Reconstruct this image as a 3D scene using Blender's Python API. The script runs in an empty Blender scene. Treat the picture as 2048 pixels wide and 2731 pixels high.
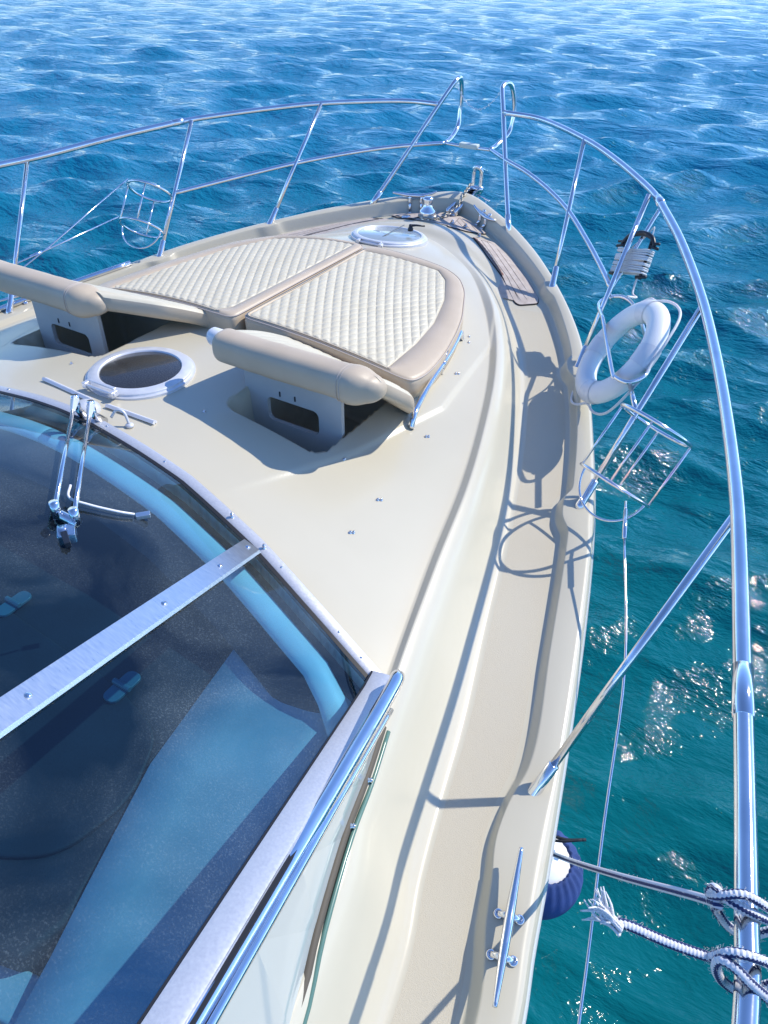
import bpy, bmesh, math, random
import numpy as np
from mathutils import Vector, Matrix
from mathutils.bvhtree import BVHTree
random.seed(4); rng = np.random.default_rng(7)
S = bpy.context.scene; COL = S.collection
R = math.radians
# ---------------------------------------------------------------- camera
PITCH, YAW, ROLL = R(38.4), R(-30.4), R(.98)
f0 = Vector((math.sin(YAW)*math.cos(PITCH), math.cos(YAW)*math.cos(PITCH), -math.sin(PITCH)))
r0 = Vector((math.cos(YAW), -math.sin(YAW), 0)); u0 = r0.cross(f0)
rr = r0*math.cos(ROLL)+u0*math.sin(ROLL); uu = rr.cross(f0)
cam = bpy.data.cameras.new('camera'); co = bpy.data.objects.new('camera', cam); COL.objects.link(co)
M = Matrix((rr, uu, -f0)).transposed().to_4x4(); M.translation = Vector((2.15, 0, 3.5)); co.matrix_world = M
cam.sensor_fit = 'VERTICAL'; cam.sensor_height = 36; cam.lens = 36*2000/2731; cam.clip_start = .02; cam.clip_end = 9000
S.camera = co
# ---------------------------------------------------------------- light
SUN_AZ, SUN_EL = R(39), R(45)
W = bpy.data.worlds.new('World'); S.world = W; W.use_nodes = True
nt = W.node_tree; nt.nodes.clear()
sky = nt.nodes.new('ShaderNodeTexSky'); sky.sky_type = 'NISHITA'; sky.sun_disc = False
sky.sun_elevation = SUN_EL; sky.sun_rotation = SUN_AZ; sky.air_density = 1.0; sky.dust_density = 0; sky.altitude = 1800; sky.ozone_density = 4.5
bg = nt.nodes.new('ShaderNodeBackground'); bg.inputs[1].default_value = .15
wo = nt.nodes.new('ShaderNodeOutputWorld'); tint = nt.nodes.new('ShaderNodeMix'); tint.data_type = 'RGBA'; tint.blend_type = 'MULTIPLY'; tint.inputs[0].default_value = 1; tint.inputs[7].default_value = (.84, .94, 1.09, 1)
nt.links.new(sky.outputs[0], tint.inputs[6]); nt.links.new(tint.outputs[2], bg.inputs[0]); nt.links.new(bg.outputs[0], wo.inputs[0])
sl = bpy.data.lights.new('sun', 'SUN'); sl.energy = 2.75; sl.angle = R(.5); sl.color = (1, .935, .82)
so = bpy.data.objects.new('sun', sl); COL.objects.link(so)
sv = Vector((math.sin(SUN_AZ)*math.cos(SUN_EL), math.cos(SUN_AZ)*math.cos(SUN_EL), math.sin(SUN_EL)))
so.rotation_euler = sv.to_track_quat('Z', 'Y').to_euler(); so.location = (8, 8, 12)
S.view_settings.view_transform = 'Standard'; S.view_settings.look = 'None'; S.view_settings.exposure = .78; S.view_settings.gamma = 1
S.render.engine = 'CYCLES'; S.cycles.max_bounces = 10; S.cycles.transparent_max_bounces = 12
S.cycles.caustics_reflective = False; S.cycles.caustics_refractive = False; S.cycles.sample_clamp_indirect = 6
# ---------------------------------------------------------------- materials
def mat(name, col, rough=.5, metal=0, **k):
    m = bpy.data.materials.new(name); m.use_nodes = True
    b = m.node_tree.nodes['Principled BSDF']
    b.inputs['Base Color'].default_value = (*col, 1); b.inputs['Roughness'].default_value = rough; b.inputs['Metallic'].default_value = metal
    for a, v in k.items(): b.inputs[a.replace('_', ' ')].default_value = v
    return m
def N(m, t, **k):
    n = m.node_tree.nodes.new(t)
    for a, v in k.items():
        if a[0] == 'i' and a[1:].isdigit(): n.inputs[int(a[1:])].default_value = v
        else: setattr(n, a, v)
    return n
def L(m, a, b): m.node_tree.links.new(a, b)
def B(m): return m.node_tree.nodes['Principled BSDF']
def noisy(m, c1, c2, scale, detail=4, lo=.35, hi=.65, obj=True, bump=0, bscale=None, rough=None, stretch=None):
    tc = N(m, 'ShaderNodeTexCoord'); src = tc.outputs['Object']
    if stretch:
        mp = N(m, 'ShaderNodeMapping'); mp.inputs['Scale'].default_value = stretch; L(m, src, mp.inputs[0]); src = mp.outputs[0]
    n = N(m, 'ShaderNodeTexNoise'); n.inputs['Scale'].default_value = scale; n.inputs['Detail'].default_value = detail; L(m, src, n.inputs[0])
    r = N(m, 'ShaderNodeValToRGB'); r.color_ramp.elements[0].position = lo; r.color_ramp.elements[1].position = hi
    r.color_ramp.elements[0].color = (*c1, 1); r.color_ramp.elements[1].color = (*c2, 1)
    L(m, n.outputs[0], r.inputs[0]); L(m, r.outputs[0], B(m).inputs['Base Color'])
    if bump:
        n2 = N(m, 'ShaderNodeTexNoise'); n2.inputs['Scale'].default_value = bscale or scale*4; n2.inputs['Detail'].default_value = 3; L(m, src, n2.inputs[0])
        bp = N(m, 'ShaderNodeBump'); bp.inputs['Strength'].default_value = bump; bp.inputs['Distance'].default_value = .01
        L(m, n2.outputs[0], bp.inputs['Height']); L(m, bp.outputs[0], B(m).inputs['Normal'])
    if rough:
        mr = N(m, 'ShaderNodeMapRange'); mr.inputs[3].default_value = rough[0]; mr.inputs[4].default_value = rough[1]
        L(m, n.outputs[0], mr.inputs[0]); L(m, mr.outputs[0], B(m).inputs['Roughness'])
    return m
GEL = noisy(mat('gelcoat', (.7, .69, .65), .28, Coat_Weight=.15, Coat_Roughness=.08), (.55, .508, .392), (.588, .545, .428), 1.7, 6, .3, .7, bump=.02, bscale=6)
NONSKID = noisy(mat('moulded non-skid', (.5, .48, .43), .6), (.535, .48, .368), (.575, .525, .41), 1.3, 7, .3, .7, bump=.25, bscale=520)
HULLM = mat('hull paint', (.72, .72, .70), .2, Coat_Weight=.5)
INOX = noisy(mat('polished steel', (.8, .8, .82), .1, 1), (.72, .73, .76), (.84, .84, .86), 9, 5, rough=(.05, .16), bump=.015, bscale=60)
BRUSH = noisy(mat('brushed alloy', (.7, .7, .72), .3, 1), (.70, .70, .71), (.78, .78, .79), 40, 8, .3, .7, rough=(.24, .36), bump=.0, bscale=160, stretch=(1, 6, 1))
FRAME = noisy(mat('dusty alloy frame', (.7, .7, .72), .4, .55), (.60, .60, .62), (.70, .70, .71), 160, 8, .25, .75, rough=(.28, .5))
RUBBER = mat('black rubber', (.012, .012, .014), .5)
NAVY = mat('dark cabin vinyl', (.012, .016, .022), .7)
noisy(NAVY, (.006, .008, .013), (.016, .022, .032), 7, 10, .3, .8, bump=.1, bscale=120)
CABW = noisy(mat('cabin liner', (.5, .55, .58), .5), (.28, .33, .36), (.42, .46, .48), 3, 6)
CREAM = noisy(mat('cream vinyl', (.6, .56, .5), .45, Specular_IOR_Level=.35), (.58, .53, .405), (.62, .572, .445), 9, 5, bump=.05, bscale=420)
TAN = noisy(mat('tan vinyl', (.5, .4, .33), .42, Specular_IOR_Level=.4), (.505, .415, .305), (.555, .458, .342), 6, 5, bump=.05, bscale=420)
GREYP = noisy(mat('locker panel', (.42, .42, .42), .4), (.50, .50, .49), (.57, .57, .56), 5, 6)
WPLAST = mat('white plastic', (.74, .75, .78), .35, Coat_Weight=.2)
BUOY = noisy(mat('buoy plastic', (.78, .79, .84), .4), (.84, .84, .84), (.88, .88, .87), 5, 5, bump=.04, bscale=30)
CORDW = noisy(mat('white cord', (.75, .75, .78), .8), (.72, .72, .73), (.86, .86, .86), 300, 3, bump=.4, bscale=500)
BLACKP = mat('black plastic', (.012, .016, .025), .35)
FABRIC = noisy(mat('blue fender cloth', (.02, .05, .2), .85), (.022, .05, .17), (.035, .075, .25), 12, 6, bump=.3, bscale=500)
GALV = noisy(mat('galvanised chain', (.4, .38, .33), .45, .8), (.25, .22, .16), (.55, .53, .48), 60, 4)
DARKST = mat('grime', (.12, .10, .07), .8)
STITCH = mat('stitch', (.30, .27, .23), .8)
# bleached teak
TEAK = noisy(mat('bleached teak', (.5, .42, .36), .75), (.44, .375, .33), (.58, .515, .465), 9, 9, .3, .7, bump=.25, bscale=70, stretch=(2.5, 2.5, 1))
TEAKW = noisy(mat('wet teak edge', (.3, .14, .08), .6), (.24, .11, .065), (.36, .19, .12), 20, 6)
CAULK = mat('caulking', (.05, .045, .04), .7)
def glassmat(name, tint, rough=.02, base=.04, dust=0, dcol=(.5, .55, .6)):
    m = bpy.data.materials.new(name); m.use_nodes = True; t = m.node_tree; t.nodes.clear()
    out = N(m, 'ShaderNodeOutputMaterial'); tr = N(m, 'ShaderNodeBsdfTransparent'); gl = N(m, 'ShaderNodeBsdfGlossy'); mx = N(m, 'ShaderNodeMixShader'); lw = N(m, 'ShaderNodeLayerWeight'); lw.inputs[0].default_value = .5
    pw = N(m, 'ShaderNodeMath', operation='POWER', i1=4.0); ma = N(m, 'ShaderNodeMath', operation='MULTIPLY_ADD', i1=.9, i2=base); L(m, lw.outputs[1], pw.inputs[0]); L(m, pw.outputs[0], ma.inputs[0])
    tr.inputs[0].default_value = (*tint, 1); gl.inputs['Roughness'].default_value = rough
    L(m, ma.outputs[0], mx.inputs[0]); L(m, tr.outputs[0], mx.inputs[1]); L(m, gl.outputs[0], mx.inputs[2])
    last = mx.outputs[0]
    if dust:
        tc = N(m, 'ShaderNodeTexCoord'); n = N(m, 'ShaderNodeTexNoise'); n.inputs['Scale'].default_value = 240; n.inputs['Detail'].default_value = 6; L(m, tc.outputs['Object'], n.inputs[0])
        n3 = N(m, 'ShaderNodeTexNoise'); n3.inputs['Scale'].default_value = 2.2; n3.inputs['Detail'].default_value = 8; n3.inputs['Distortion'].default_value = 1.2; L(m, tc.outputs['Object'], n3.inputs[0])
        r1 = N(m, 'ShaderNodeMapRange', i1=.52, i2=.74); L(m, n.outputs[0], r1.inputs[0])
        r2 = N(m, 'ShaderNodeMapRange', i1=.38, i2=.72); L(m, n3.outputs[0], r2.inputs[0])
        mm = N(m, 'ShaderNodeMath', operation='MULTIPLY_ADD', i1=.55, i2=.26); L(m, r1.outputs[0], mm.inputs[0])
        m2 = N(m, 'ShaderNodeMath', operation='MULTIPLY'); L(m, mm.outputs[0], m2.inputs[0]); L(m, r2.outputs[0], m2.inputs[1])
        m3 = N(m, 'ShaderNodeMath', operation='MULTIPLY', i1=dust); L(m, m2.outputs[0], m3.inputs[0])
        df = N(m, 'ShaderNodeBsdfDiffuse'); df.inputs[0].default_value = (*dcol, 1)
        mx2 = N(m, 'ShaderNodeMixShader'); L(m, m3.outputs[0], mx2.inputs[0]); L(m, last, mx2.inputs[1]); L(m, df.outputs[0], mx2.inputs[2]); last = mx2.outputs[0]
    L(m, last, out.inputs[0]); return m
GLASS = glassmat('blue tinted glass', (.36, .68, .84), .015, dust=.34, dcol=(.35, .45, .5))
SMOKE = noisy(mat('smoked hatch glass', (.03, .03, .03), .12, Coat_Weight=.5), (.016, .017, .020), (.105, .105, .10), 260, 9, .42, .85, rough=(.10, .4))
SIDEG = mat('side window glass', (.50, .55, .54), .06, Coat_Weight=.6, Coat_Roughness=.02)
FROST = mat('frosted hatch glass', (.30, .35, .37), .18, Coat_Weight=.6, Coat_Roughness=.05)
# striped rope: stripes run along the rope (u across, v along)
ROPE = mat('navy striped rope', (.6, .62, .7), .85)
def _rope():
    m = ROPE; uv = N(m, 'ShaderNodeUVMap'); sp = N(m, 'ShaderNodeSeparateXYZ'); L(m, uv.outputs[0], sp.inputs[0])
    w = N(m, 'ShaderNodeMath', operation='MULTIPLY', i1=3.0); L(m, sp.outputs[0], w.inputs[0])
    fr = N(m, 'ShaderNodeMath', operation='FRACT')
    zz = N(m, 'ShaderNodeMath', operation='PINGPONG', i1=.5); v = N(m, 'ShaderNodeMath', operation='MULTIPLY', i1=170); L(m, sp.outputs[1], v.inputs[0]); L(m, v.outputs[0], zz.inputs[0])
    ad = N(m, 'ShaderNodeMath', operation='MULTIPLY_ADD', i1=.28); L(m, zz.outputs[0], ad.inputs[0]); L(m, w.outputs[0], ad.inputs[2]); L(m, ad.outputs[0], fr.inputs[0])
    r = N(m, 'ShaderNodeValToRGB'); r.color_ramp.interpolation = 'CONSTANT'; e = r.color_ramp.elements; e[0].color = (.72, .73, .78, 1); e[1].position = .62; e[1].color = (.02, .035, .12, 1)
    L(m, fr.outputs[0], r.inputs[0]); L(m, r.outputs[0], B(m).inputs['Base Color'])
    bp = N(m, 'ShaderNodeBump', i0=.7, i1=.004); L(m, zz.outputs[0], bp.inputs['Height']); L(m, bp.outputs[0], B(m).inputs['Normal'])
_rope()
# sea
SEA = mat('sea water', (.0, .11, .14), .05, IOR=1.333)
def _sea():
    m = SEA; tc = N(m, 'ShaderNodeTexCoord'); P = tc.outputs['Object']
    def ns(scale, det, st=None, dist=0):
        src = P
        if st:
            mp = N(m, 'ShaderNodeMapping'); mp.inputs['Scale'].default_value = st; mp.inputs['Rotation'].default_value = (0, 0, R(-28)); L(m, P, mp.inputs[0]); src = mp.outputs[0]
        n = N(m, 'ShaderNodeTexNoise'); n.inputs['Scale'].default_value = scale; n.inputs['Detail'].default_value = det; n.inputs['Roughness'].default_value = .55; n.inputs['Distortion'].default_value = dist; L(m, src, n.inputs[0]); return n.outputs[0]
    h1 = ns(2.3, 5, (.6, 1.3, 1), .3); h2 = ns(9, 5, (.6, 1.3, 1), .5)
    a = N(m, 'ShaderNodeMath', operation='MULTIPLY_ADD', i1=.14); L(m, h2, a.inputs[0]); L(m, h1, a.inputs[2])
    h3 = ns(32, 3, (.8, 1.2, 1), .2); pz = ns(1.5, 4); pr = N(m, 'ShaderNodeMapRange', i1=.42, i2=.66, i3=.4, i4=1.9); L(m, pz, pr.inputs[0])
    h3m = N(m, 'ShaderNodeMath', operation='MULTIPLY'); L(m, h3, h3m.inputs[0]); L(m, pr.outputs[0], h3m.inputs[1])
    a3 = N(m, 'ShaderNodeMath', operation='MULTIPLY_ADD', i1=.052); L(m, h3m.outputs[0], a3.inputs[0]); L(m, a.outputs[0], a3.inputs[2]); a = a3
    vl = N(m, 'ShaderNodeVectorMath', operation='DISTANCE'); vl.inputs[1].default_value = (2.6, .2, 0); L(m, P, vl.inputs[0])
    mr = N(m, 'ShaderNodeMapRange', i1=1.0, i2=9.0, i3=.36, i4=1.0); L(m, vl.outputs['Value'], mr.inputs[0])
    hm = N(m, 'ShaderNodeMath', operation='MULTIPLY'); L(m, a.outputs[0], hm.inputs[0]); L(m, mr.outputs[0], hm.inputs[1])
    bp = N(m, 'ShaderNodeBump', i0=1.0, i1=SEA_BUMP); L(m, hm.outputs[0], bp.inputs['Height']); L(m, bp.outputs[0], B(m).inputs['Normal'])
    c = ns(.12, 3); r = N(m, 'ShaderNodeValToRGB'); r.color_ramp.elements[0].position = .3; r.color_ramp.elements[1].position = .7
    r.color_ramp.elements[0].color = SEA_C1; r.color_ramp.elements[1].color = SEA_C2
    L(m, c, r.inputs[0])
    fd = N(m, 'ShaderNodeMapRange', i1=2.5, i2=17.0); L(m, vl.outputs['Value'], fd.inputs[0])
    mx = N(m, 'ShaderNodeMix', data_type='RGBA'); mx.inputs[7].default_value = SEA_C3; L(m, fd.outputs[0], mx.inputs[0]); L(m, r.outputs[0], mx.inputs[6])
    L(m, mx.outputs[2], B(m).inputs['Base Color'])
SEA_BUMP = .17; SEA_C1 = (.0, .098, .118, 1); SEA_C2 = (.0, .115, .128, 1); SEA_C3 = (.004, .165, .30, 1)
_sea()
# ---------------------------------------------------------------- builders
def mesh(name, verts, faces, m=None, parent=None, smooth=True, uv=None):
    me = bpy.data.meshes.new(name); me.from_pydata([tuple(v) for v in verts], [], faces)
    if m: me.materials.append(m)
    if smooth: me.polygons.foreach_set('use_smooth', [True]*len(me.polygons))
    if uv is not None:
        l = me.uv_layers.new(name='UVMap'); l.data.foreach_set('uv', np.asarray(uv, float).ravel())
    me.update(); o = bpy.data.objects.new(name, me); COL.objects.link(o)
    if parent: o.parent = parent
    return o
class G:
    """collects shapes that become one mesh"""
    def __init__(s): s.v = []; s.f = []; s.uv = []
    def add(s, v, f, uv=None):
        n = len(s.v); s.v += [tuple(map(float, p)) for p in v]; s.f += [tuple(i+n for i in q) for q in f]
        s.uv += uv if uv is not None else [(0, 0)]*sum(len(q) for q in f)
        return s
    def build(s, name, m, parent=None, smooth=True, bevel=0, auto=False):
        o = mesh(name, s.v, s.f, m, parent, smooth, s.uv)
        if auto:
            a = [p for p in o.data.polygons]
            o.data.polygons.foreach_set('use_smooth', [True]*len(a)); 
            try: o.data.set_sharp_from_angle(angle=R(38))
            except Exception: pass
        if bevel:
            b = o.modifiers.new('bevel', 'BEVEL'); b.width = bevel; b.segments = 3; b.limit_method = 'ANGLE'
            o.data.polygons.foreach_set('use_smooth', [True]*len(o.data.polygons)); o.modifiers.new('wn', 'WEIGHTED_NORMAL')
        return o
    def tube(s, pts, r, seg=14, cap=True, closed=False, sub=0, twist=0, flat=1):
        P = [Vector(p) for p in pts]
        if sub: P = catmull(P, sub, closed)
        rad = r if hasattr(r, '__len__') else [r]*len(P)
        if len(rad) != len(P): rad = list(np.interp(np.linspace(0, 1, len(P)), np.linspace(0, 1, len(rad)), rad))
        n = len(P); T = []
        for i in range(n):
            a = P[(i-1) % n] if (closed or i > 0) else P[i]; b = P[(i+1) % n] if (closed or i < n-1) else P[i]
            T.append((b-a).normalized())
        up = Vector((0, 0, 1)) if abs(T[0].z) < .9 else Vector((1, 0, 0))
        U = (up-T[0]*up.dot(T[0])).normalized(); V = []; F = []; uv = []; dist = 0; D = [0]
        for i in range(n):
            if i: dist += (P[i]-P[i-1]).length; D.append(dist)
            U = (U-T[i]*U.dot(T[i])).normalized(); Wv = T[i].cross(U)
            for k in range(seg):
                a = 2*math.pi*k/seg+twist*D[-1]
                V.append(P[i]+(U*math.cos(a)*flat+Wv*math.sin(a))*rad[i])
        m = n if closed else n-1
        D.append(dist+(P[0]-P[-1]).length)
        for i in range(m):
            j = (i+1) % n
            for k in range(seg):
                k2 = (k+1) % seg
                F.append((i*seg+k, i*seg+k2, j*seg+k2, j*seg+k))
                uv += [(k/seg, D[i]), ((k+1)/seg, D[i]), ((k+1)/seg, D[i+1]), (k/seg, D[i+1])]
        if cap and not closed:
            F.append(tuple(range(seg-1, -1, -1))); uv += [(0, 0)]*seg
            F.append(tuple((n-1)*seg+k for k in range(seg))); uv += [(0, 0)]*seg
        return s.add(V, F, uv)
    def box(s, c, d, rot=None):
        V = []
        for x in (-1, 1):
            for y in (-1, 1):
                for z in (-1, 1):
                    p = Vector((x*d[0]/2, y*d[1]/2, z*d[2]/2)); p = rot @ p if rot else p; V.append(p+Vector(c))
        return s.add(V, [(0, 1, 3, 2), (4, 6, 7, 5), (0, 4, 5, 1), (2, 3, 7, 6), (0, 2, 6, 4), (1, 5, 7, 3)])
    def lathe(s, prof, c=(0, 0, 0), seg=48, axis=None, fun=None):
        q = Vector((0, 0, 1)).rotation_difference(Vector(axis)).to_matrix() if axis is not None else Matrix.Identity(3)
        V = []; F = []
        for i, (r, z) in enumerate(prof):
            for k in range(seg):
                a = 2*math.pi*k/seg; rr_ = r*(fun(a, i) if fun else 1)
                V.append(q @ Vector((rr_*math.cos(a), rr_*math.sin(a), z))+Vector(c))
        for i in range(len(prof)-1):
            for k in range(seg):
                k2 = (k+1) % seg; F.append((i*seg+k, i*seg+k2, (i+1)*seg+k2, (i+1)*seg+k))
        if prof[-1][0] > 1e-5: F.append(tuple((len(prof)-1)*seg+k for k in range(seg)))
        if prof[0][0] > 1e-5: F.append(tuple(range(seg-1, -1, -1)))
        return s.add(V, F)
    def prism(s, poly, z0, z1, zf=None):
        n = len(poly); zf = zf or (lambda x, y: 0)
        V = [(x, y, z0+zf(x, y)) for x, y in poly]+[(x, y, z1+zf(x, y)) for x, y in poly]
        F = [tuple(range(n-1, -1, -1)), tuple(range(n, 2*n))]+[(i, (i+1) % n, n+(i+1) % n, n+i) for i in range(n)]
        return s.add(V, F)
def catmull(P, sub, closed=False):
    out = []; n = len(P)
    for i in range(n if closed else n-1):
        p1, p2 = P[i], P[(i+1) % n]
        p0 = P[(i-1) % n] if (closed or i > 0) else p1*2-p2
        p3 = P[(i+2) % n] if (closed or i < n-2) else p2*2-p1
        for k in range(sub):
            t = k/sub
            out.append(.5*((2*p1)+(p2-p0)*t+(2*p0-5*p1+4*p2-p3)*t*t+(-p0+3*p1-3*p2+p3)*t**3))
    if not closed: out.append(P[-1])
    return out
def tag(o, label=None, cat=None, group=None, kind=None):
    for k, v in (('label', label), ('category', cat), ('group', group), ('kind', kind)):
        if v: o[k] = v
    return o
def empty(name, loc=(0, 0, 0)):
    o = bpy.data.objects.new(name, None); COL.objects.link(o); o.location = loc; o.empty_display_size = .1; return o
def pt(name, g, m, parent, **k):
    """part whose vertices are given in world coordinates under a thing placed anywhere"""
    o = g.build(name, m, parent, **k)
    if parent is not None:
        L0 = Vector(parent.location); p = parent.parent
        while p is not None: L0 += Vector(p.location); p = p.parent
        o.data.transform(Matrix.Translation(-L0))
    return o
# ---------------------------------------------------------------- deck surface (pure numbers)
def sheer(y): return 1.60 + .115*(y-1.12) + .0105*(y-1.12)**2
def side_deck(y): return sheer(y) - (.032 + .010*np.maximum(0, y-1.0))
# rows: outer gunwale, bulwark crest, bulwark foot, coachroof foot, crest, crease, centre  (x, y)
ROWS = [
 [(2.26,-1.4),(2.18,-1.4),(2.15,-1.4),(2.08,-1.4),(1.99,-1.4),(1.96,-1.4),(0,-1.4)],
 [(2.25,-.7),(2.17,-.7),(2.14,-.7),(2.03,-.7),(1.92,-.7),(1.89,-.7),(0,-.7)],
 [(2.215,.0),(2.13,.0),(2.095,.0),(1.94,.0),(1.80,.0),(1.78,.0),(0,.0)],
 [(2.135,.65),(2.039,.65),(2.002,.65),(1.835,.65),(1.67,.65),(1.65,.65),(0,.6)],
 [(2.088,.86),(1.964,.86),(1.932,.86),(1.773,.86),(1.585,.86),(1.565,.86),(0,.8)],
 [(2.045,1.06),(1.912,1.06),(1.891,1.05),(1.725,1.06),(1.53,1.06),(1.51,1.06),(0,1.05)],
 [(1.980,1.34),(1.893,1.33),(1.858,1.33),(1.665,1.33),(1.462,1.33),(1.438,1.33),(0,1.36)],
 [(1.903,1.66),(1.804,1.66),(1.774,1.66),(1.574,1.66),(1.385,1.66),(1.355,1.66),(0,1.66)],
 [(1.798,2.05),(1.701,2.05),(1.671,2.05),(1.470,2.05),(1.302,2.05),(1.268,2.05),(0,2.05)],
 [(1.687,2.40),(1.597,2.40),(1.568,2.40),(1.362,2.40),(1.202,2.40),(1.168,2.40),(0,2.40)],
 [(1.548,2.76),(1.478,2.76),(1.447,2.76),(1.234,2.76),(1.080,2.76),(1.044,2.76),(0,2.76)],
 [(1.412,3.08),(1.343,3.08),(1.310,3.08),(1.102,3.08),(.940,3.08),(.902,3.08),(0,3.08)],
 [(1.245,3.41),(1.183,3.40),(1.154,3.395),(.925,3.39),(.765,3.39),(.725,3.38),(0,3.35)],
 [(.995,3.77),(.942,3.760),(.916,3.745),(.695,3.69),(.560,3.66),(.525,3.65),(0,3.58)],
 [(.690,4.120),(.630,4.095),(.605,4.070),(.450,3.91),(.345,3.84),(.320,3.83),(0,3.74)],
 [(.340,4.42),(.300,4.365),(.285,4.335),(.210,4.04),(.155,3.95),(.143,3.94),(0,3.84)],
 [(0,4.60),(0,4.50),(0,4.465),(0,4.08),(0,3.99),(0,3.975),(0,3.88)]]
def sm(t): t = np.clip(t, 0, 1); return t*t*(3-2*t)
def spline_rows(n):
    """Catmull-Rom through the rows; returns (n, 7, 2)"""
    R = np.array(ROWS, float)
    k = len(R); d = np.r_[0, np.cumsum(np.linalg.norm(np.diff(R[:, 0], axis=0), axis=1)**.5)]
    t = np.linspace(0, d[-1], n); out = np.zeros((n, 7, 2))
    m = np.zeros_like(R)
    for i in range(k):
        a, b = max(i-1, 0), min(i+1, k-1)
        m[i] = (R[b]-R[a])/(d[b]-d[a])
    m[-1, :, 1] = 0
    for j, tt in enumerate(t):
        i = min(int(np.searchsorted(d, tt, side='right')-1), k-2)
        h = d[i+1]-d[i]; u = (tt-d[i])/h
        out[j] = ((2*u**3-3*u*u+1)*R[i] + (u**3-2*u*u+u)*h*m[i] + (-2*u**3+3*u*u)*R[i+1] + (u**3-u*u)*h*m[i+1])
    out[-1, :, 0] = 0
    return out
def z_crease(x, y): return np.where(y < 1.5, 1.83+(y-1.5)*.04, 1.83 + (y-1.5)*.08)
ARC_X = [0, .15, .395, .606, .941, 1.167, 1.377, 1.475]
ARC_Y = [1.40, 1.395, 1.372, 1.348, 1.274, 1.208, 1.150, 1.125]
SIDE = [(1.475, 1.125), (1.50, 1.02), (1.60, .72), (1.70, .36), (1.80, -.1), (1.92, -.9), (1.98, -1.6)]
def arc_y(x): return np.interp(np.abs(x), ARC_X, ARC_Y)
def base_z(x): return 2.10 - .12*np.asarray(x)**2
def cabin_depth(x, y):
    """signed distance-like value, positive inside the windshield outline"""
    a = (arc_y(x) - y)*.93
    sx = np.interp(y, [p[1] for p in SIDE][::-1], [p[0] for p in SIDE][::-1])
    b = (sx - np.abs(x))*.95
    return np.minimum(a, b)
def rbox(x, y, x0, x1, y0, y1, r=.04):
    cx, cy = (x0+x1)/2, (y0+y1)/2
    qx = np.abs(x-cx)-(x1-x0)/2+r; qy = np.abs(y-cy)-(y1-y0)/2+r
    return r-(np.hypot(np.maximum(qx, 0), np.maximum(qy, 0))+np.minimum(np.maximum(qx, qy), 0))
def deck_arrays(n=470):
    C = spline_rows(n)
    # the bulwark swells inboard round each stanchion foot
    for yb, am, wd in ((3.76, .020, .05), (3.165, .030, .065), (2.30, .032, .085), (1.10, .012, .12)):
        for q in (1, 2):
            C[:, q, 0] -= am*np.exp(-((C[:, q, 1]-yb)/wd)**4)*(C[:, q, 0] > .1)
    X, Y, Z = [], [], []
    seg = [5, 5, 12, 12, 22, 9, 165]
    y_nom = C[:, 0, 1]
    bow = sm((y_nom-3.6)/.8)
    for i in range(n):
        G, I, W, K, Cr, V, O = C[i]
        zg = sheer(G[1])-.0; zi = sheer(I[1])
        crown = .080*bow[i]
        zw = side_deck(W[1]) - .005*bow[i]
        zk = side_deck(K[1]) + crown
        zv = float(z_crease(V[0], V[1])); zv = zv*(1-.0) - .0
        groove = .020*(1-sm((V[1]-3.3)/.5))*sm((V[1]-.9)/.5)
        zc = zv + groove
        zo = 2.095 - .03*bow[i]
        if bow[i] > 0:
            zv = zv - .0*bow[i]
        xs, ys, zs = [], [], []
        def add(P, Q, z_of, m, ends=False, tfun=None):
            for j in range(m):
                t = j/m if tfun is None else tfun(j/m)
                xs.append(P[0]+(Q[0]-P[0])*t); ys.append(P[1]+(Q[1]-P[1])*t); zs.append(z_of(t))
        # rounded outer edge, gunwale top, rolled inner edge, side deck, coaming, groove, roof
        add(G, (G[0]*.99+I[0]*.01-.012 if G[0] > .02 else 0, G[1]*.9+I[1]*.1 if G[0] < .4 else G[1]), lambda t: zg-.03+.03*math.sin(t*math.pi/2), seg[0])
        G2 = (xs[-1], ys[-1])
        add(G2, I, lambda t: zg+(zi-zg)*t+.003*math.sin(math.pi*t), seg[1])
        dz = zi-zw
        add(I, W, lambda t: zi-dz*float(.5*sm(t)+.5*np.clip((t-.12)/.76, 0, 1)), seg[2])
        add(W, K, lambda t: zw+(zk-zw)*float(t), seg[3])
        def side(t):
            s = t - .10*math.sin(2*math.pi*t)*.9
            return zk+(zc-zk)*(s if t < .5 else s+.0)
        add(K, Cr, side, seg[4])
        add(Cr, V, lambda t: zc+(zv-zc)*float(np.clip((t-.12)/.85, 0, 1)), seg[5])
        p = 2.0
        for j in range(seg[6]+1):
            t = j/seg[6]
            xs.append(V[0]*(1-t)+O[0]*t); ys.append(V[1]+(O[1]-V[1])*t)
            zs.append(zo-(zo-zv)*(1-t)**p)
        X.append(xs); Y.append(ys); Z.append(zs)
    X, Y, Z = map(np.array, (X, Y, Z))
    return X, Y, Z, C
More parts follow.
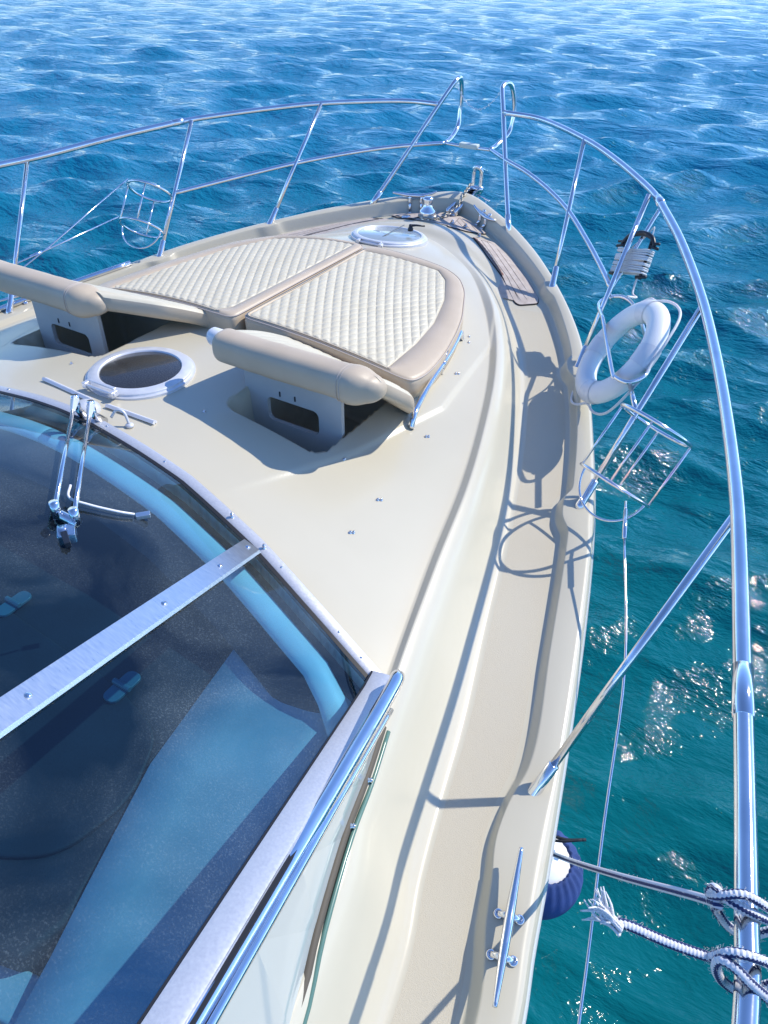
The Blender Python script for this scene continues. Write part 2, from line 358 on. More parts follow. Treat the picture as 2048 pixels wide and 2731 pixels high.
def full_deck(n=600):
    X, Y, Z, C = deck_arrays(n)
    X = np.concatenate([X, -X[:, ::-1][:, 1:]], 1); Y = np.concatenate([Y, Y[:, ::-1][:, 1:]], 1); Z = np.concatenate([Z, Z[:, ::-1][:, 1:]], 1)
    # widened stanchion pads on the bulwark (rounded bumps that cover the foot)
    # soft hollow beside the windshield corner
    # shallow moulded step running aft from the sun pad to the windshield
    xl = np.interp(Y, [1.2, 1.45, 1.9, 2.4, 3.0, 3.4], [.60, .72, .90, 1.00, .93, .78])
    fade = sm((Y-1.35)/.35)*(1-sm((Y-3.1)/.3))
    Z = Z - .010*sm((np.abs(X)-xl)/.022)*fade*(1-sm((np.abs(X)-xl-.02)/.22))
    # windshield interior: ledge then deep cabin
    d = cabin_depth(X, Y)
    Z = Z - .58*sm(d/.02)
    # the two lockers under the raised headrests
    for x0, x1, y0, y1 in ((.40, .83, 1.79, 2.42), (-.84, -.26, 1.79, 2.42)):
        w = rbox(X, Y, x0, x1, y0, y1, .05)
        Z = Z - .30*sm((w+.004)/.022)
    return X, Y, Z, C
# ================================================================ the sea
def build_sea():
    # polar sheet: fine close to the boat, reaching the horizon
    na, nr = 1000, 640
    r = np.concatenate([np.linspace(.3, 4, 60), 4*np.exp(np.linspace(0, 1, nr-60)[1:]**1.0*math.log(6500/4))])
    nr = len(r)
    # angular density: finest over the bow
    a = np.linspace(-1, 1, na); ang = math.radians(118)+np.sign(a)*(np.abs(a)**1.55)*math.pi
    A, Rr = np.meshgrid(ang, r); X = Rr*np.cos(A)+1.2; Y = Rr*np.sin(A)+1.0
    Z = np.zeros_like(X); DX = np.zeros_like(X); DY = np.zeros_like(X)
    g = np.random.default_rng(11)
    cell = np.maximum(np.gradient(r)[:, None], Rr*.004)
    for i in range(100):
        lam = 2.2*(.972**i)*(1+.45*g.random())
        th = math.radians(-70)+g.normal()*.55                        # travel direction
        k = 2*math.pi/lam; kx, ky = k*math.cos(th), k*math.sin(th)
        amp = .0118*lam**.62*(.5+g.random()); ph = g.random()*6.283
        fade = 1/(1+(cell/(lam*.22))**4)
        p = kx*X+ky*Y+ph
        gust = 1
        Z += amp*np.cos(p)*fade*gust; DX -= amp*np.sin(p)*fade*math.cos(th)*1.0; DY -= amp*np.sin(p)*fade*math.sin(th)*1.0
    calm = .46+.54*sm((np.hypot(X-2.6, Y-.6)-1.0)/8.0)               # lee of the hull
    Z *= calm; X = X+DX*calm; Y = Y+DY*calm
    V = np.stack([X, Y, Z], -1).reshape(-1, 3)
    i, j = np.meshgrid(np.arange(nr-1), np.arange(na-1), indexing='ij'); q = (i*na+j).ravel()
    F = np.stack([q, q+1, q+na+1, q+na], -1)
    c = len(V); V = np.vstack([V, [[1.2, 1.0, 0]]])
    me = bpy.data.meshes.new('sea'); me.vertices.add(len(V)); me.vertices.foreach_set('co', V.ravel())
    tri = np.stack([np.full(na-1, c), np.arange(1, na), np.arange(0, na-1)], -1)
    nl = F.size+tri.size
    me.loops.add(nl); me.loops.foreach_set('vertex_index', np.concatenate([F.ravel(), tri.ravel()]).astype(np.int32))
    st = np.concatenate([np.arange(len(F))*4, F.size+np.arange(len(tri))*3]).astype(np.int32)
    me.polygons.add(len(st)); me.polygons.foreach_set('loop_start', st)
    me.polygons.foreach_set('use_smooth', np.ones(len(st), bool)); me.update(calc_edges=True); me.validate()
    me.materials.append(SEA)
    # faces must look up
    if me.polygons[1000].normal.z < 0: me.flip_normals()
    o = bpy.data.objects.new('sea', me); COL.objects.link(o); o['kind'] = 'structure'
build_sea()
# ================================================================ the yacht
yacht = empty('motor_yacht')
tag(yacht, 'white motor yacht seen along its foredeck, steel rails and blue windshield', 'yacht')
Xd, Yd, Zd, Cd = full_deck()
n, m = Xd.shape
Vd = np.stack([Xd, Yd, Zd], -1).reshape(-1, 3)
ii, jj = np.meshgrid(np.arange(n-1), np.arange(m-1), indexing='ij'); q = (ii*m+jj).ravel()
Fd = np.stack([q, q+1, q+m+1, q+m], -1)
me = bpy.data.meshes.new('deck'); me.vertices.add(len(Vd)); me.vertices.foreach_set('co', Vd.ravel())
me.loops.add(Fd.size); me.loops.foreach_set('vertex_index', Fd.ravel().astype(np.int32))
me.polygons.add(len(Fd)); me.polygons.foreach_set('loop_start', (np.arange(len(Fd))*4).astype(np.int32))
me.polygons.foreach_set('use_smooth', np.ones(len(Fd), bool)); me.update(calc_edges=True)
me.materials.append(GEL); me.materials.append(NONSKID)
_s0 = 5+5+12; _k = m//2
_nk = np.zeros((n-1, m-1), np.int32); _yc = Cd[:-1, 2, 1]
for _j in list(range(_s0+1, _s0+11)):
    for _jj in (_j, m-2-_j): _nk[(_yc > -1.2) & (_yc < 3.62), _jj] = 1
me.polygons.foreach_set('material_index', _nk.ravel())
if me.polygons[len(Fd)//2].normal.z < 0: me.flip_normals()
deck = bpy.data.objects.new('deck', me); COL.objects.link(deck); deck.parent = yacht
bvh = BVHTree.FromPolygons([Vector(v) for v in Vd], [tuple(f) for f in Fd])
def dz(x, y):
    h = bvh.ray_cast(Vector((x, y, 5)), Vector((0, 0, -1)))
    return h[0].z if h[0] else sheer(y)
def dn(x, y):
    h = bvh.ray_cast(Vector((x, y, 5)), Vector((0, 0, -1))); nn = h[1] or Vector((0, 0, 1)); return nn if nn.z > 0 else -nn
# hull topsides
g = G(); rows = []
for i in range(0, n, 3):
    x, y = Cd[i, 0]; z = float(sheer(y)); t = float(sm((y-1.5)/3.1))
    row = []
    for sgn in (1,):
        prof = [(1.0, -.030), (1.004, -.045), (1.004, -.075), (.992, -.10), (.95, -.24), (.915-.04*t, -.42), (.86-.12*t, -.9), (.80-.42*t, -z-.25)]
        row = [(x*a, y - (.0 if b > -.2 else t*(-b)*.10), z+b) for a, b in prof]
    rows.append(row)
k = len(rows[0])
for sgn in (1, -1):
    V = [(p[0]*sgn, p[1], p[2]) for r_ in rows for p in r_]
    F = [(i*k+j, (i+1)*k+j, (i+1)*k+j+1, i*k+j+1) for i in range(len(rows)-1) for j in range(k-1)]
    if sgn < 0: F = [f[::-1] for f in F]
    g.add(V, F)
g.build('hull', HULLM, yacht)
# ---- helpers for round things on deck
def rivet(x, y, r=.008, h=.006, dzz=0, parent=yacht, name='snap_stud', mm=INOX):
    z = dz(x, y); nn = dn(x, y)
    g = G(); g.lathe([(r*1.2, 0), (r*1.2, h*.4), (r*.6, h*.5), (r*.55, h), (r*.85, h*1.3), (r*.7, h*1.9), (0, h*2)], (x, y, z+dzz), 14, nn)
    return g.build(name, mm, parent)
# ---- hatches
def hatch(cx, cy, rg, ro, tilt, gm, handle=False, hinge_a=0):
    z = dz(cx, cy)+.003; sl_y = (dz(cx, cy+ro)-dz(cx, cy-ro))/(2*ro); tilt = math.atan(sl_y)
    ax = Vector((0, -math.sin(tilt), math.cos(tilt))); c = Vector((cx, cy, z))
    h = G().lathe([(ro+.012, -.05), (ro+.010, .002), (ro+.002, .004), (ro, .006), (ro-.001, .012), (ro-.004, .0145), (rg+.010, .0175), (rg+.003, .0175), (rg, .015), (rg-.003, .006), (rg-.012, .002)], c, 96, ax).build('hatch', WPLAST_M, yacht, auto=True)
    G().lathe([(rg+.002, .010), (rg-.006, .0135), (0, .0135)], c, 72, ax).build('hatch_glass', gm, h)
    if gm is SMOKE:
        G().lathe([(rg-.0, -.10), (0, -.10)], c, 48, ax).build('hatch_well', LINER, h, smooth=False)
        G().box(c+Vector((.03, .0, -.03)), (.30, .035, .012), Matrix.Rotation(R(38), 3, 'Z')).build('hatch_brace', BLACKP, h)
    q = Matrix.Rotation(hinge_a, 3, 'Z')
    hg = G()
    for s_ in (-1, 1): hg.box(c+q@Vector((s_*.07, -ro-.004, .022)), (.018, .03, .022), q)
    hg.tube([c+q@Vector((-.085, -ro-.008, .022)), c+q@Vector((.085, -ro-.008, .022))], .006, 10)
    hg.box(c+q@Vector((0, -ro+.012, .034)), (.13, .014, .006), q)
    hg.build('hinge', BRUSHW, h, bevel=.002)
    if handle:
        k = G(); p = c+Vector((.095, .075, .03))
        k.lathe([(.016, 0), (.016, .012), (.011, .02), (.009, .034), (0, .036)], p, 18)
        k.tube([p+Vector((0, 0, .028)), p+Vector((.03, .01, .032)), p+Vector((.075, .03, .030))], [.008, .006, .005], 10)
        k.build('handle', BLACKP, h)
        G().box(c+Vector((.0, .02, .020)), (.006, .30, .0022)).build('hatch_bar', BLACKG, h)
    return h
WPLAST_M = noisy(mat('hatch frame alloy', (.66, .68, .72), .4, .25), (.62, .64, .68), (.70, .72, .76), 25, 6, rough=(.3, .5))
BRUSHW = mat('hinge alloy', (.72, .73, .76), .35, .5); LINER = noisy(mat('hatch liner', (.2, .19, .17), .8), (.06, .06, .055), (.32, .29, .25), 9, 5); BLACKG = mat('grey bar', (.10, .11, .12), .4)
hatch(0.0, 1.775, .156, .198, 0, SMOKE, hinge_a=R(0))
hatch(-.03, 3.722, .180, .208, R(-3), FROST, handle=True, hinge_a=R(0))
# ---- teak deck panels
def clip(poly, nx, ny, d):
    out = []
    for i in range(len(poly)):
        a, b = poly[i], poly[(i+1) % len(poly)]; da = a[0]*nx+a[1]*ny-d; db = b[0]*nx+b[1]*ny-d
        if da <= 0: out.append(a)
        if da*db < 0: t = da/(da-db); out.append((a[0]+(b[0]-a[0])*t, a[1]+(b[1]-a[1])*t))
    return out
def inset(poly, w):
    n_ = len(poly); out = []
    ar = sum(poly[i][0]*poly[(i+1) % n_][1]-poly[(i+1) % n_][0]*poly[i][1] for i in range(n_))
    sg = 1 if ar > 0 else -1
    for i in range(n_):
        p0, p1, p2 = Vector(poly[i-1]), Vector(poly[i]), Vector(poly[(i+1) % n_])
        a = (p1-p0).normalized(); b = (p2-p1).normalized()
        na_, nb = Vector((-a.y, a.x))*sg, Vector((-b.y, b.x))*sg
        m_ = (na_+nb); m_ = m_/max(m_.length_squared, .2)*2*w*.5
        m_ = (na_+nb)/(1+max(na_.dot(nb), -.3))*w
        out.append((p1.x+m_.x, p1.y+m_.y))
    return out
def roundpoly(poly, r, seg=5):
    out = []; n_ = len(poly)
    for i in range(n_):
        p0, p1, p2 = Vector(poly[i-1]), Vector(poly[i]), Vector(poly[(i+1) % n_])
        a = p1+(p0-p1).normalized()*min(r, (p0-p1).length*.45); b = p1+(p2-p1).normalized()*min(r, (p2-p1).length*.45)
        for k in range(seg+1):
            t = k/seg; q_ = a*(1-t)**2+p1*2*t*(1-t)+b*t*t; out.append((q_.x, q_.y))
    return out
def subdiv(poly, step=.04):
    out = []; n_ = len(poly)
    for i in range(n_):
        a, b = Vector(poly[i]), Vector(poly[(i+1) % n_]); k = max(1, int((b-a).length/step))
        for j in range(k): q_ = a+(b-a)*j/k; out.append((q_.x, q_.y))
    return out
def slab(g, poly, h0, h1):
    """thin slab that follows the deck: triangulated in strips across its short side"""
    if len(poly) < 3: return
    bm = bmesh.new(); P = subdiv(poly); vs = [bm.verts.new((x, y, 0)) for x, y in P]
    try: f = bm.faces.new(vs)
    except Exception: bm.free(); return
    bmesh.ops.triangulate(bm, faces=[f]); bm.verts.index_update()
    n0 = len(P); F = [tuple(v.index for v in ff.verts) for ff in bm.faces]; bm.free()
    z = [dz(x, y) for x, y in P]
    V = [(x, y, zz+h1) for (x, y), zz in zip(P, z)]+[(x, y, zz+h0) for (x, y), zz in zip(P, z)]
    ar = sum(P[i][0]*P[(i+1) % n0][1]-P[(i+1) % n0][0]*P[i][1] for i in range(n0))
    if ar < 0: F2 = [(i, (i+1) % n0, n0+(i+1) % n0, n0+i) for i in range(n0)]
    else: F2 = [((i+1) % n0, i, n0+i, n0+(i+1) % n0) for i in range(n0)]
    g.add(V, F+F2)
def slabs(g, poly, h0, h1, w=.022):
    for nx, ny in ((1, 0),):
        d = min(p[0] for p in poly)
        while d < max(p[0] for p in poly):
            s_ = clip(clip(poly, 1, 0, d+w), -1, 0, -d)
            if len(s_) > 2: slab(g, s_, h0, h1)
            d += w
def teak(poly, ang, pitch=.033, wet=True, r=.02):
    P = roundpoly(poly, r); par = G(); slabs(par, P, -.008, .0035); base = par.build('teak_panel', CAULK, yacht, smooth=False)
    b = G(); inner = inset(P, .030); ro_ = inset(P, .0035)
    nP = len(P)
    # margin plank in four runs, with small gaps at the mitres
    zf = lambda p, h: (p[0], p[1], dz(*p)+h)
    for i in range(nP):
        j = (i+1) % nP
        a0, a1, c0, c1 = ro_[i], ro_[j], inset(P, .027)[i] if False else IN(P, i), IN(P, j)
        b.add([zf(a0, .007), zf(a1, .007), zf(c1, .007), zf(c0, .007)], [(0, 1, 2, 3)])
    b.build('margin_plank', TEAK, base, smooth=False)
    pl = G(); nx, ny = math.cos(ang), math.sin(ang)
    ds = [x*nx+y*ny for x, y in inner]; d = min(ds)
    while d < max(ds):
        s_ = clip(clip(inner, nx, ny, d+pitch-.0035), -nx, -ny, -d)
        if len(s_) > 2: slab(pl, s_, 0, .0068)
        d += pitch
    pl.build('planking', TEAK, base, smooth=False)
    return base
_in = {}
def IN(P, i):
    key = id(P)
    if key not in _in: _in[key] = inset(P, .027)
    return _in[key][i]
T1 = [(.30, 4.13), (.42, 4.185), (.60, 4.055), (.755, 3.90), (.90, 3.73), (.915, 3.68), (.83, 3.625), (.795, 3.64), (.64, 3.82), (.475, 3.96)]
T2 = [(.11, 4.16), (.085, 4.28), (.06, 4.39), (.08, 4.415), (.19, 4.365), (.325, 4.285), (.33, 4.25), (.245, 4.18)]
for sg in (1, -1):
    teak([(x*sg, y) for x, y in T1], R(45 if sg > 0 else 135))
    teak([(x*sg, y) for x, y in T2], R(45 if sg > 0 else 135), pitch=.036)
# wet rim along the after panel
wr = G()
for a, b_ in (((.315, 4.115), (.635, 3.83)),):
    for i in range(24):
        t0, t1 = i/24, (i+1)/24
        w0 = .006+.010*abs(math.sin(i*1.7))*(1-t0*.6); w1 = .006+.010*abs(math.sin((i+1)*1.7))*(1-t1*.6)
        p0 = Vector(a).lerp(Vector(b_), t0); p1 = Vector(a).lerp(Vector(b_), t1); nn_ = Vector((.75, .66))
        q = [(p0.x, p0.y), (p1.x, p1.y), (p1.x+nn_.x*w1*1.4, p1.y+nn_.y*w1*1.4), (p0.x+nn_.x*w0*1.4, p0.y+nn_.y*w0*1.4)]
        wr.add([(x, y, dz(x, y)+.0085) for x, y in q], [(0, 1, 2, 3)])
wr.build('wet_plank_edge', TEAKW, yacht, smooth=False)
# ================================================================ rails
RAIL_S = [(.218, 4.613, 2.605), (.477, 4.563, 2.604), (.836, 4.265, 2.597), (1.085, 4.025, 2.575), (1.334, 3.733, 2.546), (1.426, 3.600, 2.531), (1.611, 3.263, 2.487), (1.798, 2.860, 2.433), (1.935, 2.470, 2.411), (2.050, 2.094, 2.397), (2.143, 1.751, 2.388), (2.199, 1.514, 2.377), (2.271, 1.184, 2.359), (2.305, 1.027, 2.351), (2.342, .851, 2.343), (2.372, .706, 2.335), (2.395, .582, 2.329), (2.43, .28, 2.31), (2.46, -.1, 2.29), (2.47, -.8, 2.25)]
MID = [(.156, 4.613, 2.393), (.317, 4.472, 2.386), (.50, 4.37, 2.362), (.70, 4.22, 2.328), (.887, 4.033, 2.293), (1.08, 3.78, 2.250), (1.22, 3.58, 2.217), (1.334, 3.405, 2.190)]
P1b, P1t = (.473, 4.258, 2.060), (.213, 4.618, 2.605)
POSTS = [((.941, 3.785, 1.974), (.841, 4.251, 2.597)), ((1.317, 3.174, 1.868), (1.363, 3.651, 2.538)), ((1.650, 2.330, 1.757), (1.817, 2.805, 2.418)), ((1.936, 1.211, 1.600), (2.163, 1.66, 2.385)), ((2.12, -.25, 1.50), (2.44, .2, 2.30))]
sx = lambda p, s_: (p[0]*s_, p[1], p[2])
def rail(s_):
    side = 'starboard' if s_ > 0 else 'port'
    g = G(); g.tube([sx(p, s_) for p in RAIL_S[:6]], .0150, 20, sub=8); g.tube([sx(p, s_) for p in RAIL_S[5:]], .0178, 20, sub=8)
    top = g.build('guard_rail', INOX, yacht)
    for a, b_, r_ in ((5, None, .0192), (14, 15, .0197)):
        if a == 5:
            c = Vector(sx(RAIL_S[5], s_)); d = (Vector(sx(RAIL_S[6], s_))-Vector(sx(RAIL_S[4], s_))).normalized()
            G().tube([c-d*.035, c-d*.033, c+d*.033, c+d*.035], [r_*.8, r_, r_, r_*.8], 20).build('rail_sleeve', INOX, top)
        else:
            c = Vector(sx((2.282, 1.135, 2.3565), s_)); d = (Vector(sx(RAIL_S[13], s_))-Vector(sx(RAIL_S[12], s_))).normalized()
            G().tube([c-d*.062, c-d*.060, c+d*.060, c+d*.062], [r_*.86, r_, r_, r_*.86], 24).build('rail_sleeve', INOX, top)
    G().tube([sx(p, s_) for p in MID], .0125, 16, sub=8).build('mid_rail', INOX, top)
    # pulpit loop
    loop = [P1b, (.34, 4.44, 2.335), P1t, (.172, 4.675, 2.690), (.158, 4.705, 2.722), (.160, 4.760, 2.735), (.170, 4.815, 2.710), (.180, 4.855, 2.62), (.184, 4.852, 2.52), (.176, 4.822, 2.45), (.160, 4.70, 2.405), (.156, 4.613, 2.393)]
    G().tube([sx(p, s_) for p in loop], .0138, 16, sub=6).build('pulpit_loop', INOX, top)
    for i, (b_, t_) in enumerate(POSTS):
        b0, t0 = Vector(sx(b_, s_)), Vector(sx(t_, s_)); d = (t0-b0).normalized()
        p = G().tube([b0-d*.03, t0], .0118, 16).build('stanchion', INOX, top)
        r_ = .0165 if i != 3 else .0175
        G().tube([b0-d*.02, b0+d*.0, b0+d*.03, b0+d*.105, b0+d*.108], [r_*1.25, r_*1.2, r_, r_*.92, r_*.80], 20).build('stanchion_socket', INOX, p)
    b0 = Vector(sx(P1b, s_)); d = (Vector(sx((.34, 4.44, 2.335), s_))-b0).normalized()
    G().tube([b0-d*.03, b0+d*.09], .0175, 18).build('stanchion_socket', INOX, top)
    return top
railS = rail(1); railP = rail(-1)
G().tube([(-.156, 4.613, 2.393), (-.05, 4.635, 2.385), (.05, 4.635, 2.385), (.156, 4.613, 2.393)], .010, 14, sub=6).build('bow_crossbar', INOX, yacht)
G().box((0, 4.637, 2.392), (.125, .045, .028)).build('bow_light', mat('pale plastic lens', (.62, .68, .62), .4), yacht, bevel=.006)
# pulpit chain
ch = G()
A0, A1 = Vector((-.155, 4.712, 2.715)), Vector((.155, 4.712, 2.715))
for i in range(22):
    t = (i+.5)/22; p = A0.lerp(A1, t); p.z -= .13*(1-(2*t-1)**2); slope = .13*4*(2*t-1)/.31
    d = Vector((1, 0, slope)).normalized(); e = Vector((0, 1, 0)) if i % 2 else Vector((0, .2, 1)).cross(d).cross(d).normalized()
    e = (e-d*e.dot(d)).normalized()
    ch.tube([p+d*.009*math.cos(a)+e*.005*math.sin(a) for a in [k*math.pi/4 for k in range(8)]], .0016, 6, closed=True)
ch.build('pulpit_chain', INOX, yacht)
# starboard: buoy holder, brace, fender baskets, lower wires
HOOP = [(1.306, 3.463, 2.102), (1.302, 3.391, 2.099), (1.358, 3.25, 2.116), (1.4, 3.15, 2.122), (1.559, 2.785, 2.094), (1.587, 2.741, 2.096), (1.634, 2.71, 2.103), (1.672, 2.735, 2.11), (1.691, 2.785, 2.123), (1.672, 2.891, 2.122), (1.578, 3.141, 2.132), (1.477, 3.333, 2.149), (1.405, 3.427, 2.143), (1.345, 3.455, 2.125)]
h = G(); h.tube(HOOP, .0085, 14, closed=True, sub=6); h.tube([(1.425, 3.700, 2.500), (1.33, 3.475, 2.165), (1.325, 3.455, 2.135), (1.345, 3.44, 2.12)], .0095, 14, sub=6); h.tube([(1.64, 2.76, 2.08), (1.725, 2.575, 2.063)], .0095, 14)
h.build('lifebuoy_holder', INOX, yacht)
def basket(base_t, top_t, cen_b, cen_t, rad, s_, post):
    cb, ct = Vector(cen_b), Vector(cen_t); ax = (ct-cb).normalized()
    e1_ = ax.cross(Vector((0, 0, 1))).normalized(); e2_ = ax.cross(e1_)
    ring = lambda c, r_: [c+e1_*r_*math.cos(a)+e2_*r_*math.sin(a) for a in [k*2*math.pi/48 for k in range(48)]]
    b_ = G(); b_.tube(ring(cb, rad), .0066, 10, closed=True); b_.tube(ring(ct, rad), .0072, 10, closed=True)
    for a in (20, 110, 200, 290): 
        v = e1_*math.cos(R(a))+e2_*math.sin(R(a)); b_.tube([cb+v*rad, ct+v*rad], .0048, 10)
    # bottom hoop
    b_.tube([cb+e1_*rad*math.cos(t)*1.0+(-ax*rad*.95*math.sin(t)) for t in np.linspace(0, math.pi, 25)], .0046, 10)
    return b_.build('fender_basket', INOX, yacht)
basket(0, 0, (1.757, 2.312, 1.905), (1.822, 2.456, 2.100), .139, 1, 2)
basket(0, 0, (-1.416, 3.169, 2.031), (-1.449, 3.312, 2.200), .130, -1, 2)
wi = G()
wi.tube([(1.822, 2.235, 1.905), (1.838, 2.18, 1.90)], .0045, 10); wi.tube([(1.836, 2.19, 1.902), (1.872, 2.072, 1.876)], .0075, 12)
wi.tube([(1.870, 2.078, 1.878), (2.029, 1.652, 1.75), (2.134, 1.209, 1.62), (2.238, .780, 1.50), (2.34, .25, 1.38)], .0038, 10, sub=5)
wi.build('lifeline', INOX, yacht)
wp = G()
wp.tube([(-1.531, 3.234, 2.277), (-1.639, 2.687, 2.023), (-1.679, 2.502, 1.943), (-1.80, 1.90, 1.70)], .0048, 8); wp.tube([(-1.498, 3.086, 2.104), (-1.661, 2.605, 1.994), (-1.732, 2.399, 1.95), (-1.86, 1.9, 1.86)], .0048, 8)
wp.tube([(-1.655, 2.635, 2.0), (-1.68, 2.57, 1.985)], .010, 8)
wp.build('lifeline', INOX, yacht)
# ================================================================ cleats and bow gear
def cleat(a, b, name='mooring_cleat', hs=.052, feet=((.34,), (.66,))):
    """horn from a to b (deck points)"""
    A_, B_ = Vector(a), Vector(b); d = (B_-A_); Ln = d.length; d.normalize(); side = d.cross(Vector((0, 0, 1))).normalized()
    zz = lambda p: dz(p.x, p.y)
    pts = []
    for t, hh in ((0, .006), (.1, .002), (.35, -.004), (.5, -.004), (.65, -.004), (.9, .002), (1, .006)):
        p = A_.lerp(B_, t); pts.append((p.x, p.y, zz(p)+hs+hh))
    o = G().tube(pts, [.0055, .0075, .0115, .0125, .0115, .0075, .0055], 16, sub=4).build(name, INOX, yacht)
    for t in (.40, .66):
        p = A_.lerp(B_, t); z0 = zz(p)
        f = G(); f.tube([(p.x, p.y, z0-.005), (p.x, p.y, z0+.012), (p.x, p.y, z0+.03), (p.x, p.y, z0+hs)], [.013, .0115, .009, .010], 14)
        for s_ in (-1, 1):
            q_ = p+side*.026*s_; z1 = zz(q_); f.lathe([(.0125, -.01), (.0125, .004), (.0105, .0075), (.006, .0078), (.0055, .005), (0, .005)], (q_.x, q_.y, z1), 20, dn(q_.x, q_.y))
        q0, q1 = p-side*.026, p+side*.026; f.tube([(q0.x, q0.y, zz(q0)+.002), (p.x, p.y, z0+.006), (q1.x, q1.y, zz(q1)+.002)], .0095, 12)
        f.build('cleat_foot', INOX, o)
    return o
cleat((1.974, 1.020, 0), (2.062, .672, 0))
cleat((-1.70, 2.32, 0), (-1.60, 2.62, 0))
cleat((-.36, 4.32, 0), (-.12, 4.46, 0)); cleat((.36, 4.30, 0), (.16, 4.43, 0))
# bright strip on the port gunwale
G().tube([(-1.775, 2.10, dz(-1.74, 2.10)+.012), (-1.62, 2.52, dz(-1.6, 2.52)+.012), (-1.40, 3.02, dz(-1.37, 3.02)+.012)], .016, 14, sub=6).build('gunwale_strip', INOX, yacht)
# windlass
wz = 1.995; wc = Vector((-.06, 4.235, wz))
w = G(); w.lathe([(.062, -.02), (.062, .010), (.050, .018), (.040, .030)], wc, 40); w.lathe([(.036, .028), (.052, .040), (.055, .052), (.052, .064), (.046, .072), (.052, .080), (.048, .098), (.030, .116), (.026, .150), (.032, .162), (.030, .172), (.012, .178), (0, .178)], wc, 40)
wl = w.build('windlass', INOX, yacht)
G().lathe([(.056, .030), (.0575, .040), (.049, .0505), (.0575, .061), (.056, .071)], wc, 40, fun=lambda a, i: 1+.04*math.cos(9*a)).build('chain_gypsy', GALV, wl)
# chain to the roller
cg = G(); path = catmull([wc+Vector((.01, -.058, .045)), wc+Vector((.06, -.01, .05)), wc+Vector((.075, .05, .055)), Vector((.045, 4.42, 2.075)), Vector((.03, 4.56, 2.135)), Vector((.02, 4.66, 2.16))], 12)
acc = 0; k = 0
for i in range(1, len(path)):
    acc += (path[i]-path[i-1]).length
    if acc > .0165:
        acc = 0; k += 1; p = path[i]; d = (path[i]-path[i-1]).normalized(); e = Vector((0, 0, 1)) if k % 2 else d.cross(Vector((0, 0, 1)))
        e = (e-d*e.dot(d)).normalized()
        cg.tube([p+d*.014*math.cos(a)+e*.009*math.sin(a) for a in [q*math.pi/5 for q in range(10)]], .0034, 8, closed=True)
cg.build('anchor_chain', GALV, yacht)
# bow roller with its upright bail
br = G()
br.box((.0, 4.56, 2.085), (.012, .36, .035), Matrix.Rotation(R(9), 3, 'X')); br.box((.055, 4.56, 2.085), (.012, .36, .035), Matrix.Rotation(R(9), 3, 'X')); br.box((.0275, 4.56, 2.070), (.055, .36, .008), Matrix.Rotation(R(9), 3, 'X'))
br.tube([(.0, 4.735, 2.09), (.0, 4.74, 2.20), (.005, 4.735, 2.235), (.0275, 4.73, 2.25), (.05, 4.735, 2.235), (.055, 4.74, 2.20), (.055, 4.735, 2.09)], .0085, 12, sub=5, flat=1.8)
br.tube([(-.02, 4.735, 2.12), (.075, 4.735, 2.12)], .018, 16); br.tube([(.075, 4.66, 2.105), (.19, 4.60, 2.10)], .0055, 10); br.tube([(.085, 4.655, 2.105), (.085, 4.63, 2.06)], .004, 8); br.tube([(.16, 4.61, 2.10), (.16, 4.59, 2.06)], .004, 8)
br.build('bow_roller', INOX, yacht, bevel=0)
G().lathe([(.032, 0), (.032, .006), (.026, .010), (0, .011)], (-.20, 4.22, dz(-.20, 4.22)), 28).build('deck_filler', INOX, yacht)
for (x, y) in ((.115, 4.235), (.20, 4.245), (.33, 4.165)):
    z = dz(x, y)+.008; c_ = G(); c_.box((x, y, z+.003), (.030, .016, .005), Matrix.Rotation(R(-35), 3, 'Z')); c_.tube([(x-.012, y+.006, z+.004), (x-.006, y+.004, z+.018), (x+.006, y-.004, z+.018), (x+.012, y-.006, z+.004)], .003, 8); c_.build('lid_hinge', INOX, yacht)
# short hand rail on the coachroof
hr = [(.830, 2.93), (.860, 2.80), (.890, 2.66), (.925, 2.46), (.955, 2.32), (.985, 2.185)]
pts = [(hr[0][0], hr[0][1], dz(*hr[0])+.004)]+[(x, y, dz(x, y)+.048) for x, y in ((.836, 2.90), *hr[1:-1], (.98, 2.215))]+[(hr[-1][0], hr[-1][1], dz(*hr[-1])+.004)]
hand = G().tube(pts, .0115, 16, sub=6).build('grab_rail', INOX, yacht)
G().tube([(.898, 2.60, dz(.898, 2.60)), (.902, 2.60, dz(.898, 2.60)+.048)], .008, 12).build('rail_bracket', INOX, hand)
cl = G(); zb_ = dz(.90, 2.62)+.048
for o_ in (-.009, .009): cl.tube([(.893+o_, 2.615, zb_+.01), (.890+o_, 2.63, zb_+.028), (.885+o_, 2.655, zb_+.036)], .0032, 8)
cl.lathe([(.0145, -.012), (.0145, .012)], (.899, 2.605, zb_), 18, (.15, -1, 0)); cl.build('rail_clip', INOX, hand)
for (x, y) in ((.899, 1.845), (1.104, 1.763), (1.095, 1.754), (1.108, 1.560), (1.116, 1.568), (1.048, 2.187), (1.055, 2.195), (.939, 2.653), (.947, 2.665), (.863, 2.936), (.840, 2.985), (-.31, 1.70), (.379, 1.708)): rivet(x, y, .0052, .004)
